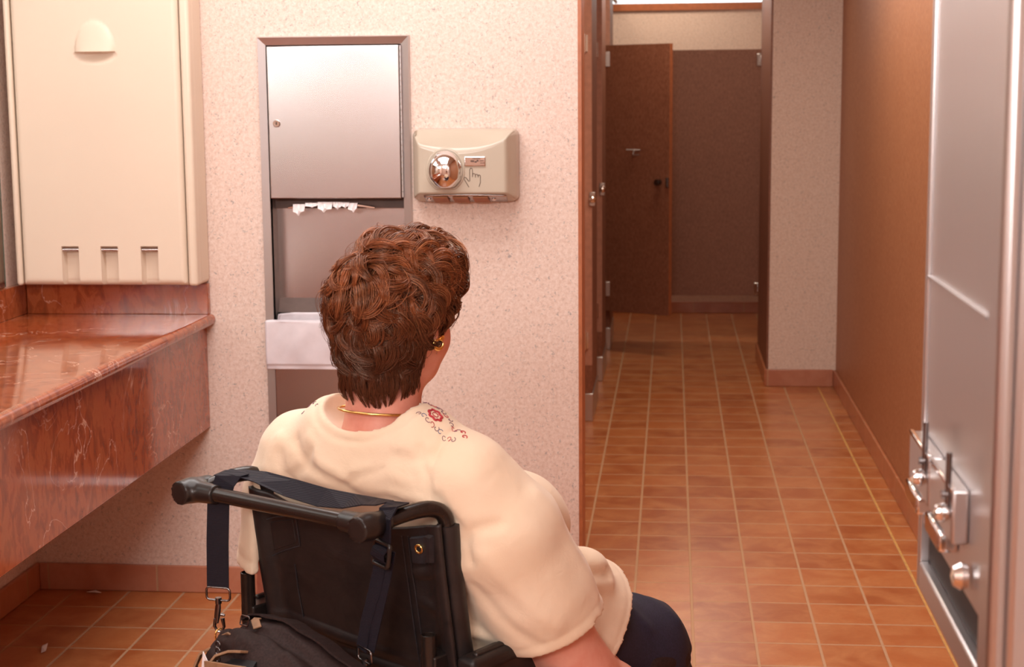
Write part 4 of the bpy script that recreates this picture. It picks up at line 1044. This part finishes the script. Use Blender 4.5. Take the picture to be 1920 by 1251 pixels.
for L_ in ([(.055, .655), (.24, .755), (.24, .94), (.055, .85)], [(.80, .05), (.80, .95)], [(.83, .05), (.83, .95)], [(.2, .06), (.185, .5), (.19, .64)]):
    st = MB(); pts = []
    for a, b in zip(L_[:-1], L_[1:]): pts += [upn(a[0]+(b[0]-a[0])*t, a[1]+(b[1]-a[1])*t, .0088) for t in np.linspace(0, 1, 10)]
    st.tube(pts, .0011, 6); st.build('seam_piping', 'tab', bk, smooth=True)
fl = patch([(.835, .79), (.925, .79), (.955, .965), (.83, .955)], .013, 'grommet_tab', 'tab', bk)
gp = upn(.885, .885, .014); gn = (upn(.885, .885, .02)-upn(.885, .885, .01)).normalized()
gm_ = MB(); a_ = gn.orthogonal().normalized(); b_ = gn.cross(a_)
gm_.tube([gp+(a_*math.cos(t)+b_*math.sin(t))*.0062 for t in np.linspace(0, 2*PI, 24, endpoint=False)], .0021, 8, closed=True); gm_.build('grommet', 'gold', fl, smooth=True)
MB().lathe([(.0045, 0), (.0045, .0008), (.0001, .0008)], gp, gn, 16).build('grommet_hole', 'dark_hole', fl)
patch([(.935, .80), (.975, .815), (.985, .965), (.945, .965)], .016, 'strap_tab', 'tab', bk)
# arm-rest posts, sockets, skirt guards, seat, frame
for x, y, zt2, g_ in ((-.215, -.012, .635, 0), (.192, -.020, .612, 0)):
    c = MB(); c.tube([(x, y, .30), (x, y, zt2)], .0120, 20, cap=False); c.tube([(x, y, .30), (x, y, zt2)], .0098, 20, cap=False)
    c.tube([(x+.0109*math.cos(t), y+.0109*math.sin(t), zt2) for t in np.linspace(0, 2*PI, 24, endpoint=False)], .0014, 6, closed=True)
    po = c.build('armrest_post', 'black_tube', W, smooth=True)
    MB().box(x-.016, x+.016, y-.004, y+.05, .545, .580).build('post_bracket', 'black_plastic', po, bevel=.003)
for sx, xx in ((-1, -.232), (1, .248)):
    g = MB(); g.box(xx-.006, xx+.006, .02, .40, .445, .585); ag = g.build('skirt_guard', 'black_plastic', W, bevel=.004)
    MB().box(xx-.022, xx+.022, .06, .36, .585, .612).build('arm_pad', 'vinyl_black', W, bevel=.009) if sx < 0 else MB().box(xx-.020, xx+.016, .0, .30, .553, .580).build('arm_pad', 'vinyl_black', W, bevel=.008)
    wx = xx+sx*.045
    wh = MB(); R1 = .246; wh.tube([(wx, .10+R1*math.cos(t), .262+R1*math.sin(t)) for t in np.linspace(0, 2*PI, 64, endpoint=False)], .0125, 12, closed=True); wl_ = wh.build('rear_wheel', 'rubber', W, smooth=True)
    rm = MB(); rm.tube([(wx, .10+.231*math.cos(t), .262+.231*math.sin(t)) for t in np.linspace(0, 2*PI, 64, endpoint=False)], .007, 8, closed=True)
    for k in range(24):
        t = 2*PI*k/24; rm.cyl((wx+.012*(-1)**k, .10+.018*math.cos(t), .262+.018*math.sin(t)), (wx, .10+.229*math.cos(t+.12), .262+.229*math.sin(t+.12)), .0012, 6)
    rm.cyl((wx-.03, .10, .262), (wx+.03, .10, .262), .02, 20); rm.build('rim_and_spokes', 'steel_v', wl_, smooth=True)
    hr = MB(); hr.tube([(wx+sx*.022, .10+.215*math.cos(t), .262+.215*math.sin(t)) for t in np.linspace(0, 2*PI, 56, endpoint=False)], .0075, 10, closed=True); hr.build('hand_rim', 'chrome', wl_, smooth=True)
    cf = MB(); x_ = xx-sx*.012
    cf.tube([(x_, .0, .30), (x_, .0, .42), (x_, .42, .42), (x_, .50, .40), (x_, .60, .16)], .011, 12); cf.tube([(x_, .0, .22), (x_, .44, .22), (x_, .44, .42)], .011, 12); cf.build('side_frame', 'black_tube', W, smooth=True)
    ca = MB(); ca.tube([(x_, .44+.062*math.cos(t), .075+.062*math.sin(t)) for t in np.linspace(0, 2*PI, 32, endpoint=False)], .013, 10, closed=True); ca.cyl((x_-.012, .44, .075), (x_+.012, .44, .075), .05, 24); co = ca.build('caster_wheel', 'rubber', W, smooth=True)
    fk = MB(); fk.box(x_-.022, x_-.016, .425, .455, .07, .15); fk.box(x_+.016, x_+.022, .425, .455, .07, .15); fk.box(x_-.022, x_+.022, .42, .46, .145, .155); fk.cyl((x_, .44, .15), (x_, .44, .23), .010, 12); fk.build('caster_fork', 'black_plastic', W)
    fp = MB(); fx = x_-sx*.085; fp.box(fx-.07, fx+.07, .58, .78, .022, .034); fp.build('footplate', 'black_plastic', W, bevel=.004)
s_ = MB(); s_.box(-.215, .225, .05, .44, .318, .345); s_.build('seat_cushion', 'vinyl_black', W, bevel=.010)
xb = MB(); xb.tube([(-.21, .2, .20), (.22, .2, .32)], .010, 12); xb.tube([(.22, .24, .20), (-.21, .24, .32)], .010, 12); xb.build('cross_brace', 'black_tube', W, smooth=True)

# ------------------------------------------------------------------ shoulder bag hung from the handles by its strap
B = thing('shoulder_bag', 'dark bag with tan leather trim hanging behind wheelchair by a wide navy strap', 'bag', CH, CR)
# strap: hook (left) - up and over the left handle - across - over the right handle - down - hook (right)
sw = .034
xL, xR = -.160, .148
lp = [(-.169, -.118, .645), (-.166, -.118, .72), (-.163, -.116, .785), (-.155, -.108, .8195), (-.150, -.088, .830), (-.143, -.074, .828)]
MB().strip(lp, [(.92, .38, 0)]*4+[(.96, .2, 0)]*2, sw*1.12, .0016).build('strap_drop', 'webbing', B, smooth=False)
top = [(-.185, -.092, .8255), (-.15, -.082, .829), (-.11, -.074, .826), (-.05, -.068, .816), (.02, -.066, .810), (.08, -.070, .814), (.13, -.076, .822), (.165, -.082, .8265)]
wd_ = [(0, 1, .05), (0, 1, .05), (0, .95, .25), (0, .75, .6), (0, .7, .65), (0, .85, .45), (0, 1, .1), (0, 1, .0)]
MB().strip(top, wd_, sw, .0018).build('strap_top', 'webbing', B)
rp = [(.140, -.078, .8255), (.165, -.079, .830), (.186, -.084, .824), (.189, -.092, .800), (.182, -.098, .765)]
MB().strip([(.183, -.070, .828), (.187, -.098, .826), (.187, -.106, .812), (.186, -.106, .785), (.181, -.104, .752)], (.93, -.36, 0), sw*1.05, .0024).build('strap_loop', 'webbing', B)
MB().strip([(.184, -.101, .765), (.173, -.101, .72), (.156, -.103, .66), (.142, -.106, .605)], (.99, .1, 0), sw, .0018).build('strap_drop', 'webbing', B)
MB().strip([(.176, -.096, .765), (.158, -.097, .70), (.139, -.100, .645), (.132, -.104, .600)], (.93, -.30, 0), .030, .0014).build('strap_tail', 'webbing', B)
bu = MB(); ux = Vector((.93, -.30, 0)).normalized(); uz = Vector((.16, .02, 1)).normalized(); cb = Vector((.180, -.1075, .757))
cn = [(-.021, -.017), (.021, -.017), (.021, .017), (-.021, .017)]
def rrect(c, w_, h__, r, n=5):
    pts = []
    for sx, sz, a0 in ((1, 1, 0), (-1, 1, PI/2), (-1, -1, PI), (1, -1, 3*PI/2)):
        for k in range(n+1):
            a = a0+PI/2*k/n; pts.append(c+ux*(sx*(w_-r)+r*math.cos(a))+uz*(sz*(h__-r)+r*math.sin(a)))
    return pts
bu.tube(rrect(cb, .0215, .0175, .005), .0033, 8, closed=True)
bu.tube([cb-ux*.02, cb+ux*.02], .0028, 8); bu.build('slide_buckle', 'black_plastic', B, smooth=True)
MB().strip([cb+uz*.012-Vector((0, .000, 0)), cb+uz*.006+Vector((-.002, -.006, 0)), cb-uz*.004+Vector((-.002, -.0065, 0)), cb-uz*.012], ux, .036, .002).build('strap_fold', 'webbing', B)
# D-ring and snap hook on each side
def hook(o, dirx, name_end):
    global ux, uz
    ux = Vector(dirx).normalized(); uz = Vector((0, 0, 1)); o = Vector(o)
    r = MB(); r.tube(rrect(o+uz*-.006, .0205, .0105, .006), .0019, 8, closed=True); r.cyl(o-uz*.012, o-uz*.022, .0052, 14); r.build('d_ring', 'gunmetal', B, smooth=True)
    k = MB(); k.tube([o-uz*.020, o-uz*.028-ux*.001, o-uz*.042-ux*.003, o-uz*.054-ux*.005], [.0045, .0058, .0060, .0045], 10, flat=.6)
    k.tube([o-uz*.048-ux*.006, o-uz*.060-ux*.0085, o-uz*.068-ux*.004, o-uz*.069+ux*.004, o-uz*.060+ux*.0085, o-uz*.046+ux*.006], [.0034, .0026, .0026, .0026, .0024, .0034], 8)
    k.tube([o-uz*.040+ux*.004, o-uz*.041+ux*.010], [.0032, .0022], 8); k.build('snap_hook', 'gunmetal', B, smooth=True)
    c = MB(); c.tube([o-uz*.076+ux*.003*math.cos(a)+Vector((0, .006*math.cos(a), .012*math.sin(a))) for a in np.linspace(0, 2*PI, 18, endpoint=False)], .0015, 6, closed=True); c.build('link_ring', 'gold', B, smooth=True)
    return o-uz*.088
e1 = hook((-.169, -.118, .640), (.92, .38, 0), 'l'); e2 = hook((.139, -.105, .600), (.93, -.3, 0), 'r')
# bag body
k = Field((-.22, -.32, .24), (.26, -.065, .66), .0036)
k.ell((.045, -.190, .40), (.185, .080, .16), .04)
k.path([(-.09, -.130, .560), (-.055, -.130, .586), (.0, -.128, .588), (.06, -.126, .570), (.15, -.124, .535)], [.026, .026, .024, .028, .040], .03)
k.path([(-.09, -.165, .54), (.0, -.175, .555), (.10, -.18, .52)], [.045, .045, .05], .05)
k.path([(-.085, -.178, .575), (-.045, -.185, .586)], [.014, .016], .03)
for pts, w_, a in [([(-.12, -.14, .58), (-.07, -.155, .60), (-.02, -.165, .595), (.05, -.17, .57)], .007, -.010), ([(-.10, -.165, .59), (-.05, -.18, .603), (.0, -.19, .585)], .009, .010),
                   ([(-.09, -.19, .58), (-.04, -.205, .58), (.0, -.21, .57)], .007, -.010), ([(.0, -.155, .60), (.06, -.16, .58), (.14, -.165, .55)], .006, -.009),
                   ([(.05, -.18, .58), (.10, -.19, .56), (.16, -.18, .53)], .009, .010), ([(.05, -.20, .56), (.10, -.21, .54), (.16, -.2, .51)], .006, -.008), ([(-.08, -.15, .61), (-.07, -.18, .59)], .006, -.006), ([(-.03, -.15, .61), (-.035, -.19, .59)], .006, .006)]:
    k.crease(pts, w_, a)
V, F = k.mesh(); bb = np_mesh('bag_body', V, F, 'bag', B, 2)
btree = BVHTree.FromPolygons([tuple(v) for v in V], [tuple(int(i) for i in f) for f in F])
def bdrop(x, y, out=.001):
    h_ = btree.ray_cast(Vector((x, y, .75)), Vector((0, 0, -1)), .6); return (h_[0]+h_[1]*out) if h_[0] else Vector((x, y, .5))
MB().strip([bdrop(x, -.125, .004) for x in np.linspace(-.085, .20, 18)], (0, .95, -.3), .036, .003).build('top_flap', 'bag', bb, smooth=False)
zp = MB(); zp.strip([bdrop(-.047, -.145, .006), bdrop(-.040, -.152, .008), bdrop(-.028, -.168, .007)], (.9, .3, 0), .013, .003); zp.build('zipper_pull', 'tan', bb, bevel=.001)
rg_ = MB(); ux = Vector((1, 0, 0)); uz = Vector((0, .3, 1)); rg_.tube(rrect(bdrop(-.066, -.150, .007), .009, .007, .002, 3), .0012, 6, closed=True); rg_.build('buckle_ring', 'gunmetal', bb, smooth=True)
# open outer pocket with a tan rim standing off the front of the bag
pk = [(-.045, -.250, .555), (-.048, -.246, .578), (-.040, -.236, .592), (-.020, -.226, .600), (.004, -.222, .603)]
MB().strip(pk, [(.45, -.85, .35)]*5, .020, .004).build('pocket_trim', 'tan', bb, bevel=.001)
MB().strip([(-.046, -.256, .574), (-.020, -.258, .578), (.012, -.258, .581), (.044, -.256, .584)], (0, .1, 1), .028, .004).build('pocket_trim', 'tan', bb, bevel=.001)
ip = MB(); a4 = [(-.040, -.250, .575), (.042, -.250, .584), (.030, -.222, .594), (-.020, -.222, .588)]
ip.add(a4+[(x, y, .45) for x, y, z in a4], [(0, 1, 2, 3), (7, 6, 5, 4), (0, 4, 5, 1), (1, 5, 6, 2), (2, 6, 7, 3), (3, 7, 4, 0)]); ip.build('pocket_opening', 'bag_dark', bb)
# the second, further pocket rim round the sheet of paper
MB().strip([(-.130, -.205, .50), (-.134, -.200, .545), (-.126, -.194, .566), (-.108, -.186, .577)], [(.5, -.8, .2)]*4, .016, .004).build('pocket_trim', 'tan', bb, bevel=.001)
MB().strip([(-.094, -.176, .5925), (-.074, -.180, .602), (-.062, -.186, .603)], [(0, .6, -.8)]*3, .012, .003).build('pocket_trim', 'tan', bb, bevel=.001)
for k_ in range(3):
    kr = MB(); kr.tube([Vector((-.066+.004*k_, -.214-.004*k_, .596-.008*k_))+Vector((.005*math.cos(a), .002, .006*math.sin(a))) for a in np.linspace(0, 2*PI, 12, endpoint=False)], .0011, 6, closed=True)
    kr.build('key_ring', 'gunmetal', bb, smooth=True)
pa = MB(); v_ = [(-.072, -.237, .592), (-.085, -.244, .47), (.01, -.255, .47), (-.008, -.256, .540)]
pa.add(v_+[(x+.0003, y+.0012, z) for x, y, z in v_], [(0, 1, 2, 3), (7, 6, 5, 4)]+[(i, 4+i, 4+(i+1) % 4, (i+1) % 4) for i in range(4)])
po = pa.build('folded_paper', 'paper'); po.location = CH; po.rotation_euler = (0, 0, CR)
tag(po, 'folded white paper sticking up out of the bag at bottom left', 'paper')
# pouch lying in the lap, mostly below the frame
Q = thing('lap_pouch', 'grey zipped pouch resting on the woman\'s navy knee at the bottom of the picture', 'pouch', CH, CR)
k = Field((.20, .40, .38), (.42, .66, .54), .003)
k.ell((.262, .510, .438), (.030, .060, .026), .02); k.cone((.262, .47, .442), (.270, .56, .426), .025, .025, .02)
V, F = k.mesh(); qb = np_mesh('pouch_body', V, F, 'bag', Q, 1)
z_ = MB()
for i in range(16): z_.box(.272, .276, .465+.004*i, .4677+.004*i, .4650-.0011*i, .4680-.0011*i)
z_.build('zipper', 'chrome', qb)
